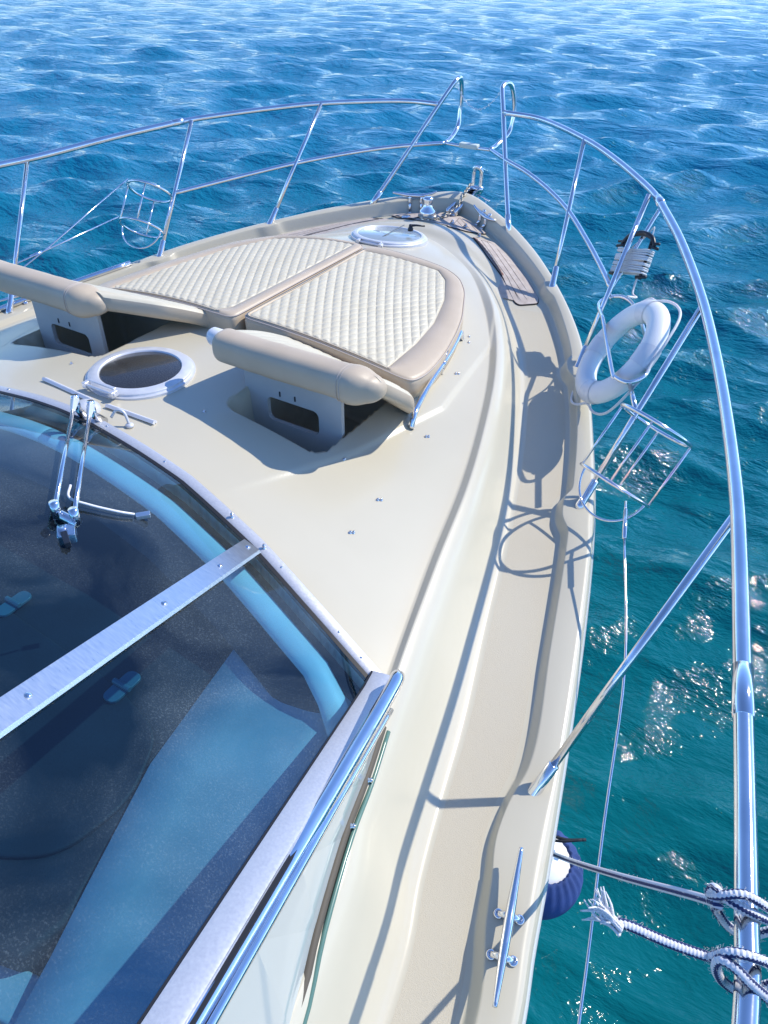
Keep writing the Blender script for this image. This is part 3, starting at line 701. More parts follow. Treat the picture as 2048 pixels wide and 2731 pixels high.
# ================================================================ windshield
def gz(x, y): return float(base_z(x))+.015+.42*(float(arc_y(x))-y)
def gxs(y): return 1.468+(1.125-y)*.20
nu, nv = 60, 40; V = []; F = []
for j in range(nv+1):
    for i in range(nu+1):
        u = -1+2*i/nu; v = j/nv; y = 0
        x = u*gxs(1.1); 
        for _ in range(4):
            y = float(arc_y(x))*(1-v)+(-1.5)*v; x = u*gxs(y)
        V.append((x, y, gz(x, y)))
for j in range(nv):
    for i in range(nu): a = j*(nu+1)+i; F.append((a, a+1, a+nu+2, a+nu+1))
shield = empty('windshield'); shield.parent = yacht
go = mesh('windshield_glass', V, F, GLASS, shield)
if go.data.polygons[5].normal.z < 0: go.data.flip_normals()
# lower frame along the arc: alloy strip with a rubber inner edge
def strip(path, w, h, m_, name, parent, off=(0, 0, 0)):
    g = G(); P = [Vector(p) for p in path]; n_ = len(P); V = []
    for i in range(n_):
        t = (P[min(i+1, n_-1)]-P[max(i-1, 0)]).normalized(); nr_ = Vector((t.y, -t.x, 0)).normalized(); upv = Vector((0, 0, 1))
        for a, b_ in ((0, 0), (0, h), (w*.12, h+.002), (w*.88, h+.002), (w, h), (w, 0)): V.append(P[i]+nr_*a+upv*b_)
    F = [(i*6+k, i*6+(k+1) % 6, (i+1)*6+(k+1) % 6, (i+1)*6+k) for i in range(n_-1) for k in range(6)]+[tuple(range(6)), tuple((n_-1)*6+k for k in range(5, -1, -1))]
    g.add(V, F); return g.build(name, m_, parent, auto=True)
arcp = [(x, float(arc_y(x)), float(base_z(x))) for x in np.linspace(1.475, -1.475, 90)]
def offp(path, d, dz_):
    P = [Vector(p) for p in path]; out = []
    for i in range(len(P)):
        t = (P[min(i+1, len(P)-1)]-P[max(i-1, 0)]).normalized(); nr_ = Vector((t.y, -t.x, 0)).normalized(); out.append(P[i]+nr_*d+Vector((0, 0, dz_)))
    return out
strip(offp(arcp, .002, .0), .036, .017, ARCM if 'ARCM' in globals() else FRAME, 'base_trim', shield)
strip(offp(arcp, -.014, .004), .015, .016, RUBBER, 'rubber_seal', shield)
for s_ in (1, -1):
    ys = np.linspace(1.15, -1.3, 40)
    top = [(s_*gxs(y), y, gz(gxs(y), min(y, 1.125))) for y in ys]
    P = top if s_ > 0 else top[::-1]
    # side frame
    P2 = P if s_ > 0 else P
    strip(offp(P2[::-1] if s_ > 0 else P2[::-1], -.012, .004), .058, .014, FRAME, 'side_frame', shield)
    strip(offp(P2[::-1], -.019, .003), .0065, .012, RUBBER, 'rubber_seal', shield)
    strip(offp(P2[::-1], .047, -.002), .012, .012, RUBBER, 'rubber_seal', shield)
    # the big tube outside the frame
    tb = [(s_*1.53, 1.135, 1.90), (s_*1.545, 1.115, 1.945), (s_*1.562, 1.03, 1.962), (s_*1.625, .61, 2.035), (s_*1.700, .212, 2.166), (s_*1.80, -.35, 2.36), (s_*1.93, -1.2, 2.66)]
    G().tube(tb, [.012, .0195, .020, .020, .020, .020, .020], 24, sub=8).build('side_tube', INOX, shield)
    # side window: glass between the frame and the coachroof
    bs = [(s_*x, y, dz(s_*(x+.03), y)+.0) for x, y in ((1.535, 1.05), (1.575, .90), (1.613, .747), (1.674, .547), (1.735, .368), (1.80, .05), (1.88, -.5), (1.95, -1.2))]
    tp = [(s_*(gxs(y)+.062), y, gz(gxs(y), y)-.012) for y in (1.05, .90, .747, .547, .368, .05, -.5, -1.2)]
    Vs = bs+tp; nn_ = len(bs); o_ = mesh('side_glass', Vs, [(i, i+1, nn_+i+1, nn_+i) for i in range(nn_-1)], SIDEG, shield, smooth=False)
    sm_ = o_.modifiers.new('s', 'SOLIDIFY'); sm_.thickness = .006
    G().tube([Vector(p)+Vector((s_*.006, 0, .010)) for p in bs], .0115, 10, sub=4, flat=1.3).build('window_gasket', mat('weathered seal', (.10, .085, .065), .7), shield)
    G().tube([Vector(p)+Vector((s_*.024, 0, .004)) for p in bs], .0065, 8, sub=4).build('window_gasket', mat('green glass edge', (.10, .20, .17), .25), shield)
    G().tube([Vector(p)+Vector((s_*.014, .01, .008)) for p in tp], .008, 10, sub=4).build('window_trim', INOX, shield)
    for t in (.15, 1): 
        ws = G(); p = Vector(bs[2]).lerp(Vector(bs[1]), t)+Vector((s_*.012, 0, .012)); ws.lathe([(.008, 0), (.008, .006), (.005, .008), (.007, .013), (0, .016)], p, 12, (s_, .3, .6)); ws.build('canopy_stud', INOX, shield)
# centre strips across the glass
for s_ in (1, -1):
    a0, a1 = Vector((s_*.952, 1.262)), Vector((s_*1.175, .05)); Pn = []
    g = G(); V = []
    for i in range(30):
        p = a0.lerp(a1, i/29); w_ = .030
        for dx in (-w_, -w_*.86, w_*.86, w_):
            V.append((p.x+dx, p.y, gz(p.x+dx, p.y)+(.012 if abs(dx) < w_ else .006)))
    for i in range(29):
        for k in range(3): a = i*4+k; g_f = (a, a+1, a+5, a+4); F = [g_f]; g.f.append(g_f)
    g.v = V; g.uv = [(0, 0)]*(4*len(g.f))
    st_ = g.build('glass_strap', BRUSH, shield, smooth=False); s2 = st_.modifiers.new('s', 'SOLIDIFY'); s2.thickness = .006; s2.offset = 0
    for t in (.018, .14, .34, .68):
        p = a0.lerp(a1, t); G().lathe([(.0085, 0), (.0082, .003), (.005, .0055), (0, .006)], (p.x, p.y, gz(p.x, p.y)+.013), 18, (.1, .38, .92)).build('screw', INOX, st_)
for x in (.21, .50, .83, .98, 1.06, 1.31, 1.40, -.3, -.6):
    y = float(arc_y(x))+.022; big = x in (.83, .98)
    G().lathe([(.006, 0), (.006, .004), (.003, .006), (.003, .009), (.0055, .011), (.005, .017), (0, .018)] if big else [(.005, 0), (.0045, .003), (0, .004)], (x, y, float(base_z(x))+.018), 14).build('canopy_stud', INOX, shield)
# ---- wiper
wip = empty('windshield_wiper'); wip.parent = yacht
Ta, Tb = Vector((.655, .875, 2.300)), Vector((.705, .890, 2.288)); Ha, Hb = Vector((.098, 1.395, 2.195)), Vector((.158, 1.408, 2.185))
for hd, tp_ in ((Ha, Ta), (Hb, Tb)):
    d = (tp_-hd).normalized(); k1 = hd+d*.115
    G().tube([hd-d*.004, hd+d*.01, hd+d*.06, k1], [.013, .0155, .0125, .0085], 4, twist=0).build('wiper_head', BRUSHW, wip, smooth=False, bevel=.002)
    G().tube([k1-d*.01, tp_], .0062, 14).build('wiper_arm', INOX, wip)
    G().tube([tp_+Vector((0, 0, .016)), tp_-Vector((0, 0, .03))], .0125, 16).build('wiper_knuckle', INOX, wip)
    G().tube([hd+Vector((0, 0, .012)), hd+Vector((0, 0, -.04)), (hd.x, hd.y+.03, 2.10)], [.013, .012, .02], 14).build('wiper_spindle', INOX, wip)
mid_ = (Ta+Tb)/2; b_ = G(); b_.tube([Ta+Vector((-.006, .006, -.028)), Tb+Vector((.008, -.002, -.028))], .013, 12)
b_.box(mid_+Vector((.028, -.03, -.045)), (.05, .045, .03), Matrix.Rotation(R(-40), 3, 'Z')); b_.build('blade_holder', INOX, wip, bevel=.003)
bl = G(); q0 = Vector((.735, .82)); 
bl.box((.742, .825, gz(.742, .825)+.010), (.052, .016, .018), Matrix.Rotation(R(-30), 3, 'Z')); bl.build('blade_clip', BLACKP, wip, bevel=.002)
tubeW = G().tube([Ta+Vector((-.08, .11, -.03)), (.60, .955, gz(.60, .955)+.02), (.64, .98, gz(.64, .98)+.015), (.69, 1.025, gz(.69, 1.025)+.014), (.715, 1.06, gz(.715, 1.06)+.012)], .0038, 8, sub=6).build('washer_hose', WPLAST, wip)
G().box((.728, 1.078, gz(.728, 1.078)+.012), (.020, .040, .014), Matrix.Rotation(R(-42), 3, 'Z')).build('washer_nozzle', BRUSH, wip, bevel=.002)
# wiper cross channel on deck, its cover and cable
zc_ = 2.098; ch_ = G()
for a, b__ in (((-.285, 1.545), (.010, 1.515)), ((.085, 1.520), (.300, 1.538))):
    A_, B_ = Vector((*a, dz(*a)+.008)), Vector((*b__, dz(*b__)+.008)); ch_.tube([A_, B_], .0085, 4)
    ch_.tube([A_+Vector((0, .010, -.002)), B_+Vector((0, .010, -.002))], .005, 6)
ch_.build('cover_track', WPLAST, yacht, smooth=False)
G().lathe([(.052, -.01), (.050, .016), (.038, .030), (0, .034)], (.045, 1.462, dz(.045, 1.48)), 28).build('wiper_motor_cover', WPLAST_M, yacht)
cb = G(); z0 = dz(.22, 1.48); cb.tube([(.185, 1.455, z0+.03), (.20, 1.47, z0+.055), (.225, 1.48, z0+.05), (.243, 1.478, z0+.008)], .0052, 10, sub=5); cb.lathe([(.015, 0), (.014, .008), (.008, .012), (0, .012)], (.243, 1.478, z0), 18); cb.build('wiper_cable', WPLAST_M, yacht)
# ================================================================ cabin seen through the glass
TRIMW = noisy(mat('inner roll trim', (.7, .72, .72), .5), (.62, .66, .66), (.74, .76, .75), 5, 6)
for s_ in (1, -1):
    path = [(s_*x, float(arc_y(x))-.085, float(base_z(x))-.045) for x in np.linspace(0, 1.30, 40)]+[(s_*1.38, 1.045, 1.812), (s_*1.455, .985, 1.785)]
    G().tube(path, .040, 18, flat=.55).build('inner_roll', TRIMW, yacht)
dd_ = G(); V = []
for x in np.linspace(-1.46, 1.46, 80):
    for j, o_ in enumerate((-.004, -.05, -.13, -.20)): V.append((x, float(arc_y(x))+o_, float(base_z(x))-(.07, .075, .085, .16)[j]))
dd_.add(V, [(i*4+k, (i+1)*4+k, (i+1)*4+k+1, i*4+k+1) for i in range(79) for k in range(3)]); dd_.build('dash_lip', NAVY, yacht)
da = G(); DP = [(1.00, 1.225), (1.045, .86), (1.07, .66), (1.14, .46), (1.19, .28), (1.165, .17), (.9, .10), (.3, -.02), (-.6, -.06), (-1.0, .1), (-1.16, .45), (-1.02, .9), (-1.0, 1.22), (-.6, 1.30), (0, 1.36), (.6, 1.30)]
da.prism(DP, 1.55, 1.75); dash = da.build('dashboard', NAVY, yacht, smooth=False, bevel=.02)
lid = G(); LP = roundpoly([(.10, .845), (.80, .80), (1.02, .745), (1.10, .56), (1.06, .37), (.92, .28), (.1, .22)], .07, 6); lid.prism(LP, 1.74, 1.762); lo = lid.build('locker_lid', NAVY, dash, smooth=False, bevel=.008)
tq = mat('blue hinge plastic', (.06, .14, .17), .3)
for hx, hy, a in ((.824, .800, 0), (.284, .855, 0)):
    hgx = G(); hgx.prism(roundpoly([(hx-.026, hy-.058), (hx+.026, hy-.058), (hx+.026, hy+.058), (hx-.026, hy+.058)], .024, 6), 1.762, 1.772); hgx.tube([(hx-.032, hy, 1.776), (hx+.032, hy, 1.776)], .009, 10); hgx.build('lid_hinge', tq, lo, bevel=.002)
for s_ in (1, -1):
    sp = G(); V = []
    for (xa, ya, za), (xb, yb, zb2) in (((1.43, 1.075, 1.80), (1.10, 1.17, 1.90)), ((1.42, 1.0, 1.79), (1.015, 1.16, 1.815)), ((1.44, .86, 1.79), (1.04, .86, 1.77)), ((1.48, .66, 1.79), (1.07, .66, 1.765)), ((1.54, .36, 1.79), (1.17, .36, 1.76)), ((1.62, .1, 1.79), (1.21, .22, 1.74)), ((1.75, -.6, 1.79), (1.40, -.6, 1.60)), ((1.85, -1.4, 1.79), (1.5, -1.4, 1.60))):
        for t in (0, .2, .45, .7, 1): V.append((s_*(xa+(xb-xa)*t), ya+(yb-ya)*t, za+(zb2-za)*t-.03*math.sin(math.pi*t)))
    sp.add(V, [(i*5+k, i*5+k+1, i*5+k+6, i*5+k+5) for i in range(7) for k in range(4)])
    spo = sp.build('cabin_side', CABW, yacht); spo.modifiers.new('s', 'SOLIDIFY').thickness = .01
stp = G()
stp.box((1.0, .10, 1.66), (.72, .10, .06), Matrix.Rotation(R(10), 3, 'Z')); stp.box((1.0, .0, 1.60), (.78, .10, .06), Matrix.Rotation(R(10), 3, 'Z')); stp.box((1.0, -.35, 1.40), (1.0, .5, .06))
stp.build('cabin_step', CABW, yacht, smooth=False, bevel=.008)
G().box((0, -.2, 1.15), (3.2, 2.4, .04)).build('cabin_floor', NAVY, yacht, smooth=False)
# aft bulk of the boat behind the camera, so the deck does not end in the air
ab = G(); ab.box((0, -1.46, 1.3), (3.9, .12, 1.2)); ab.build('cabin_bulkhead', HULLM, yacht, smooth=False, bevel=.02)
# ================================================================ headrest support panels
def support(x0, x1, y):
    zt, zb2 = 2.215, 1.80; hx0, hx1 = (x0+x1)/2-.120, (x0+x1)/2+.120; hz0, hz1 = 1.960, 2.062
    th = .009; Vf = []
    outer = [(x0, zb2), (x1-.035, zb2), (x1, zb2+.03), (x1, zt), (x0, zt)]
    hole = []
    for cx_, cz_, a0 in ((hx0+.025, hz0+.025, 180), (hx1-.025, hz0+.025, 270), (hx1-.025, hz1-.025, 0), (hx0+.025, hz1-.025, 90)):
        for k in range(6): a = R(a0+k*18); hole.append((cx_+.025*math.cos(a), cz_+.025*math.sin(a)))
    bm = bmesh.new(); eo = [bm.verts.new((a, 0, b)) for a, b in outer]; eh = [bm.verts.new((a, 0, b)) for a, b in hole]
    ed = [bm.edges.new((eo[i], eo[(i+1) % len(eo)])) for i in range(len(eo))]+[bm.edges.new((eh[i], eh[(i+1) % len(eh)])) for i in range(len(eh))]
    bmesh.ops.triangle_fill(bm, use_beauty=True, edges=ed)
    r_ = bmesh.ops.extrude_face_region(bm, geom=bm.faces[:]); 
    for e in r_['geom']:
        if isinstance(e, bmesh.types.BMVert): e.co.y += th*2
    bmesh.ops.recalc_face_normals(bm, faces=bm.faces[:])
    me_ = bpy.data.meshes.new('support_panel'); bm.to_mesh(me_); bm.free(); me_.materials.append(GREYP)
    o = bpy.data.objects.new('support_panel', me_); COL.objects.link(o); o.location = (0, y, 0)
    b_ = G()
    for dx in (-.055, .015): b_.box(((x0+x1)/2+dx, y-.001, 2.088), (.005, .004, .020))
    return o, b_
# ================================================================ sun pads
def resample(P, n_):
    P = [Vector(p) for p in P]; P.append(P[0]); d = [0]
    for i in range(1, len(P)): d.append(d[-1]+(P[i]-P[i-1]).length)
    t = np.linspace(0, d[-1], n_, endpoint=False)
    return np.stack([np.interp(t, d, [p[k] for p in P]) for k in (0, 1)], -1)
def by_angle(P, c, n_):
    """outline radius as a function of angle around c"""
    Q = resample(P, 1600)-np.array(c); a = np.arctan2(Q[:, 1], Q[:, 0]); r_ = np.hypot(Q[:, 0], Q[:, 1]); o = np.argsort(a)
    t = np.linspace(-math.pi, math.pi, n_, endpoint=False); return t, np.interp(t, a[o], r_[o], period=2*math.pi)
def padtop(x, y): return 2.185-.14*x*x
def sunpad(outer, inner, c, label):
    root = empty('sun_pad', (c[0], c[1], 2.06)); tag(root, label, 'sun pad', 'sun pads on the coachroof')
    nA = 560; t, ro_ = by_angle(roundpoly(outer, .05, 6), c, nA); _, ri = by_angle(roundpoly(inner, .012, 4), c, nA)
    ri = np.minimum(ri, ro_-.012)
    # quilted field
    nR = 150; V = []; rs = np.linspace(0, 1, nR)**.75
    T, Q = np.meshgrid(t, rs); Rr = Q*ri[None, :]; X = c[0]+Rr*np.cos(T); Y = c[1]+Rr*np.sin(T)
    s30, c30 = math.sin(R(30)), math.cos(R(30))
    warp = .010*np.sin(Y*6)*0
    ua = (X*c30+Y*s30+.022*np.sin((Y-2.2)*2.6))/.0385; ub = (X*c30-Y*s30)/.0385
    fa = np.abs(np.sin(math.pi*ua)); fb = np.abs(np.sin(math.pi*ub))
    puff = .0075*(fa**.5)*(.12+.88*fb**.5)
    edge = sm((ri[None, :]-Rr)/.012)
    Z = padtop(X, Y)-.004+puff*edge
    V = np.stack([X, Y, Z], -1).reshape(-1, 3)
    F = [(i*nA+k, i*nA+(k+1) % nA, (i+1)*nA+(k+1) % nA, (i+1)*nA+k) for i in range(nR-1) for k in range(nA)]
    g = G(); g.v = [tuple(p) for p in V]; g.f = F; g.uv = [(0, 0)]*(4*len(F)); pt('quilted_top', g, CREAM, root)
    # border band, rolled edge and side
    prof = []; 
    g = G(); V = []
    lev = [(0, 0, -.004), (0, .004, .001), (.5, 0, .003), (1, -.022, .002), (1, -.010, -.003), (1, -.003, -.012), (1, 0, -.024), (1, -.002, -.085), (1, -.02, -.11)]
    for (u, off, h) in lev:
        Rl = ri+(ro_-ri)*u+off; X = c[0]+Rl*np.cos(t); Y = c[1]+Rl*np.sin(t); Z = padtop(X, Y)+h
        V += [tuple(p) for p in np.stack([X, Y, Z], -1)]
    F = [(i*nA+k, i*nA+(k+1) % nA, (i+1)*nA+(k+1) % nA, (i+1)*nA+k) for i in range(len(lev)-1) for k in range(nA)]
    g.v = V; g.f = F; g.uv = [(0, 0)]*(4*len(F)); bd = pt('border', g, TAN, root)
    Rl = ro_-.004; pp = [(c[0]+Rl[k]*math.cos(t[k]), c[1]+Rl[k]*math.sin(t[k]), float(padtop(c[0]+Rl[k]*math.cos(t[k]), 0))-.006) for k in range(0, nA, 2)]
    pt('piping', G().tube(pp, .0032, 6, closed=True), STITCH2, bd)
    return root
STITCH2 = mat('piping vinyl', (.50, .43, .37), .5)
SO = [(.109, 3.291), (.261, 3.308), (.408, 3.320), (.540, 3.318), (.640, 3.275), (.720, 3.172), (.820, 2.948), (.862, 2.813), (.900, 2.640), (.918, 2.500), (.920, 2.408), (.905, 2.330), (.850, 2.310), (.577, 2.283), (.319, 2.261), (.114, 2.249)]
SI = [(.131, 3.205), (.293, 3.232), (.525, 3.255), (.600, 3.190), (.690, 3.010), (.755, 2.784), (.782, 2.574), (.790, 2.330), (.572, 2.304), (.135, 2.272)]
sunpad(SO, SI, (.50, 2.72), 'quilted cream sun pad with tan border, nearer the camera, starboard half')
PO = [(-x*.99+.01 if x > .2 else -x+.165, y-.012) for x, y in SO][::-1]
PO = [(.096, 3.279), (-.092, 3.274), (-.295, 3.244), (-.440, 3.200), (-.615, 3.052), (-.761, 2.677), (-.850, 2.330), (-.83, 2.26), (-.629, 2.248), (.008, 2.216), (.096, 2.220)]
PI = [(.040, 3.245), (-.101, 3.236), (-.30, 3.185), (-.400, 3.140), (-.527, 2.950), (-.63, 2.64), (-.700, 2.290), (-.50, 2.268), (-.01, 2.242), (.030, 2.30), (.036, 2.727)]
sunpad(PO, PI, (-.30, 2.70), 'quilted cream sun pad with tan border on the far port half')
# ================================================================ raised headrests
def headrest(x0, x1, xt, label, end_cap):
    root = empty('headrest', ((x0+x1)/2, 1.95, 2.1)); tag(root, label, 'headrest', 'raised headrests of the sun pads')
    yc, zc2, ry, rz_ = 1.885, 2.262, .062, .060
    V = []; nS = 36; xb = x1+.135
    xs = np.concatenate([np.linspace(x0, x0+.03, 7), np.linspace(x0+.03, x1, 22)[1:], np.linspace(x1, xb, 26)[1:]])
    for x in xs:
        k = 0 if x <= x1 else (x-x1)/(xb-x1)
        cap = math.sqrt(max(0, 1-((x0+.03-x)/.03)**2)) if x < x0+.03 else 1
        if k > 0: rr_ = (1+.13*math.sin(math.pi*min(k*1.5, 1)))*(1-.45*k**2.2)*(1 if k < .72 else math.sqrt(max(0, 1-((k-.72)/.28)**2))*.75+.25)
        else: rr_ = max(cap*.3+.7, .7)
        sag = .004*math.sin(9*x); rr_ *= 1+.012*math.sin(31*x+1.3)*math.sin(13*x)+.006*math.sin(67*x)
        for q in range(nS):
            a = 2*math.pi*q/nS
            ca, sa = math.cos(a), math.sin(a); ca = math.copysign(abs(ca)**.74, ca); sa = math.copysign(abs(sa)**.74, sa); V.append((x, yc+.035*k**1.5+ry*rr_*ca*.97, zc2+sag*.5-.012*k+rz_*rr_*sa*.97))
    nX = len(xs); F = [(i*nS+q, i*nS+(q+1) % nS, (i+1)*nS+(q+1) % nS, (i+1)*nS+q) for i in range(nX-1) for q in range(nS)]+[tuple(range(nS-1, -1, -1)), tuple((nX-1)*nS+q for q in range(nS))]
    g = G(); g.add(V, F); pt('bolster', g, TAN, root)
    # flap between the roll and the hinge line: quilted top, plain tan edge
    g = G(); V = []; nx_, ny_ = 90, 16
    def edge_x(t): return float(np.interp(t, [0, .45, 1], xt))
    for i in range(nx_+1):
        for j in range(ny_+1):
            t = j/ny_; xa = x0+.012+(edge_x(t)-x0-.012)*i/nx_; ya = yc+.030+(2.262-yc-.030)*t
            rnd = -.016*(1-min(1, (edge_x(t)-xa)/.03))**2
            za = (zc2+.040)*(1-t)+(float(padtop(xa, 0))-.030)*t+.012*math.sin(math.pi*t)+.005*abs(math.sin(xa/.0385*math.pi*.8))**.5*(xa < edge_x(t)-.05)+rnd
            V.append((xa, ya, za))
    top_n = len(V); w_ = ny_+1; g.add(V, [(i*w_+j, (i+1)*w_+j, (i+1)*w_+j+1, i*w_+j+1) for i in range(nx_) for j in range(ny_)]); fl = pt('flap', g, CREAM, root)
    g = G(); lev = [(0, 0, 0), (.004, 0, -.012), (.005, 0, -.04), (-.004, 0, -.058)]
    lp = [V[i*w_] for i in range(nx_+1)]+[V[nx_*w_+j] for j in range(1, w_)]+[V[i*w_+ny_] for i in range(nx_-1, -1, -1)]+[V[j] for j in range(ny_-1, 0, -1)]
    cx_, cy_ = (x0+x1)/2, 2.08; VV = []
    for o1, _, hh in lev:
        for (x, y, z) in lp:
            d = Vector((x-cx_, y-cy_)).normalized(); VV.append((x+d.x*o1, y+d.y*o1, z+hh))
    m_ = len(lp); g.add(VV, [(i*m_+k, i*m_+(k+1) % m_, (i+1)*m_+(k+1) % m_, (i+1)*m_+k) for i in range(len(lev)-1) for k in range(m_)]+[tuple(3*m_+k for k in range(m_))]); pt('flap_edge', g, TAN, root)
    # seam with stitching where the roll tapers
    sg_ = G(); sg_.tube([(x1, yc+ry*math.copysign(abs(math.cos(a))**.74, math.cos(a)), zc2+rz_*math.copysign(abs(math.sin(a))**.74, math.sin(a))) for a in np.linspace(0, 2*math.pi, 40, endpoint=False)], .0016, 6, closed=True)
    sg_.tube([(x1+.012, yc+ry*1.015*math.copysign(abs(math.cos(a))**.74, math.cos(a)), zc2+rz_*1.015*math.copysign(abs(math.sin(a))**.74, math.sin(a))) for a in np.linspace(0, 2*math.pi, 40, endpoint=False)], .0018, 6, closed=True); pt('seam', sg_, STITCH2, root)
    if end_cap:
        e = G(); e.lathe([(.032, 0), (.034, .004), (.034, .045), (.026, .058), (0, .062)], (x0+.004, yc+.01, zc2+.015), 28, (-1, 0, 0)); pt('end_cap', e, WPLAST, root)
    return root
hs = headrest(.335, .885, [1.005, 1.05, .93], 'tan bolster headrest raised over its locker, the one beside the round hatch', True)
hp = headrest(-1.06, -.430, [-.300, -.14, -.02], 'tan bolster headrest raised at the far left edge of the deck', False)
for root, (x0, x1) in ((hs, (.38, .825)), (hp, (-.825, -.405))):
    o, sl_ = support(x0, x1, 1.942); o.parent = root; o.location = Vector((0, 1.942, 0))-root.location
    pt('latch_slot', sl_, BLACKP, root)
# ================================================================ lifebuoy
n_ = Vector((-.797, -.377, .472)).normalized()
bc = Vector((1.500, 2.955, 2.075)); bc = Vector((1.532, 2.993, 2.083))
ax = Vector((-.73, -.38, .57)).normalized()
buoy = empty('lifebuoy', bc); tag(buoy, 'white ring lifebuoy hanging in its steel holder on the rail', 'lifebuoy')
e1_ = Vector((.333, -.84, -.12)); e1_ = (e1_-ax*e1_.dot(ax)).normalized(); e2_ = ax.cross(e1_)
RB, rb = .197, .049
def torus(c, Rm, rm, n1, n2, fr=1., a0=0, a1=2*math.pi, flat=.86):
    V = []; F = []; closed = abs(a1-a0-2*math.pi) < 1e-6; m1 = n1 if closed else n1+1
    for i in range(m1):
        a = a0+(a1-a0)*i/n1; d = e1_*math.cos(a)+e2_*math.sin(a)
        for k in range(n2):
            b_ = 2*math.pi*k/n2; V.append(c+d*(Rm+rm*fr*math.cos(b_))+ax*rm*fr*math.sin(b_)*flat)
    for i in range(n1):
        j = (i+1) % m1
        for k in range(n2): F.append((i*n2+k, j*n2+k, j*n2+(k+1) % n2, i*n2+(k+1) % n2))
    return V, F
g = G(); g.add(*torus(bc, RB, rb, 96, 28)); pt('ring', g, BUOY, buoy)
for a in (35, 125, 215, 305):
    g = G(); g.add(*torus(bc, RB, rb, 10, 28, 1.05, R(a-11), R(a+11))); pt('band', g, WPLAST, buoy)
gl = G(); pts = []
for k in range(4):
    A = R(35+90*k)
    for j in range(8):
        t = j/8; a = A+R(90)*t; rad = RB+rb*1.06+.045*math.sin(math.pi*t)**.8; d = e1_*math.cos(a)+e2_*math.sin(a)
        pts.append(bc+d*rad+ax*(-.01+.012*math.sin(7*t+k))+Vector((0, 0, -.015*math.sin(math.pi*t))))
gl.tube(pts, .0055, 10, closed=True, sub=3); pt('grab_line', gl, CORDW, buoy)
# ================================================================ line reel
rc = Vector((1.400, 3.545, 2.285))
reel = empty('line_reel', rc); tag(reel, 'white line wound on a black frame, tied to the rail above the lifebuoy', 'line reel')
eu = (Vector((1.457, 3.507, 2.370))-Vector((1.27, 3.735, 2.237))); eu = Vector((.19, -.10, .05)).normalized(); ev = Vector((.0, -.35, -.62)); ev = (ev-eu*ev.dot(eu)).normalized(); ew = eu.cross(ev).normalized()
loc = lambda a, b_, c_=0: rc+Vector((-.02, -.012, -.005))+(eu*a+ev*b_+ew*c_)*1.16
g = G()
for k in range(15):
    b0 = -.036+k*.0062; j1, j2 = random.uniform(-.005, .005), random.uniform(-.005, .005)
    for lay in (0, 1):
        d_ = .015+.004*lay
        g.tube([loc(-.078, b0+j1, 0), loc(-.072, b0+j1, d_), loc(.0, b0+(j1+j2)/2, d_+.003), loc(.072, b0+j2, d_), loc(.078, b0+j2, 0), loc(.072, b0+j2, -d_), loc(0, b0, -d_-.003), loc(-.072, b0+j1, -d_)], .0036, 8, closed=True, sub=3)
for k in range(5): g.tube([loc(-.074, -.03+.012*k, .021), loc(0, -.012+.01*k, .027), loc(.074, random.uniform(-.035, .04), .021)], .0035, 8, sub=4)
g.tube([loc(.045, .05, .01), loc(.046, .12, .012), Vector((1.475, 3.34, 2.19)), Vector((1.462, 3.215, 2.235))], .0042, 8, sub=5)
g.tube([loc(-.04, -.05, .015), loc(-.01, -.085, .02), loc(.02, -.1, .01), loc(.05, -.13, 0), loc(.055, -.09, .0)], .0035, 8, sub=5)
pt('wound_line', g, CORDW, reel)
g = G()
g.tube([loc(-.085, -.060), loc(-.08, -.065), loc(-.055, -.092), loc(0, -.105), loc(.055, -.092), loc(.08, -.065), loc(.085, -.060)], [.006, .008, .011, .013, .011, .008, .006], 12, sub=4, flat=1)
for s_ in (-1, 1):
    g.tube([loc(s_*.062, -.085), loc(s_*.066, .05), loc(s_*.066, .070)], .0075, 8)
    g.tube([loc(s_*.045, .063), loc(s_*.095, .058)], .0075, 8); g.tube([loc(s_*.06, -.058), loc(s_*.104, -.05)], .007, 8); g.tube([loc(s_*.06, -.070), loc(s_*.104, -.068)], .006, 8)
pt('frame', g, BLACKP, reel)
# ================================================================ fender and its ropes
fc = Vector((2.000, 1.262, 1.135)); fr_ = .138
fender = empty('fender', fc); tag(fender, 'ball fender in a blue cloth cover hanging beside the hull', 'fender')
fax = Vector((.10, -.05, .99)).normalized()
prof = [(fr_*math.cos(a), fr_*math.sin(a)*1.02) for a in np.linspace(-math.pi/2, R(52), 34)]; prof[0] = (0, prof[0][1])
pt('cloth_cover', G().lathe(prof+[(fr_*.585, fr_*.80), (fr_*.57, fr_*.74)], fc, 140, fax, fun=lambda a, i: 1+(.035*math.cos(26*a+.6*math.sin(3*a))*max(0, (i-20)/14)**1.3)), FABRIC, fender)
pt('ball', G().lathe([(fr_*.93*math.cos(a), fr_*.93*math.sin(a)) for a in np.linspace(R(30), R(78), 14)]+[(.022, fr_*.93), (.020, fr_*1.08), (.012, fr_*1.12), (0, fr_*1.12)], fc, 48, fax), BUOY, fender)
tp0 = fc+fax*fr_*1.10
g = G(); g.tube([tp0+Vector((-.03, .10, -.02)), tp0+Vector((-.025, .06, .0)), tp0+Vector((-.03, .02, .01)), tp0+Vector((-.035, -.02, .02)), tp0+Vector((-.045, -.06, .01)), tp0+Vector((-.03, -.075, .0)), tp0+Vector((-.02, -.05, .01)), tp0+Vector((-.03, -.01, .02))], .0042, 8, sub=5)
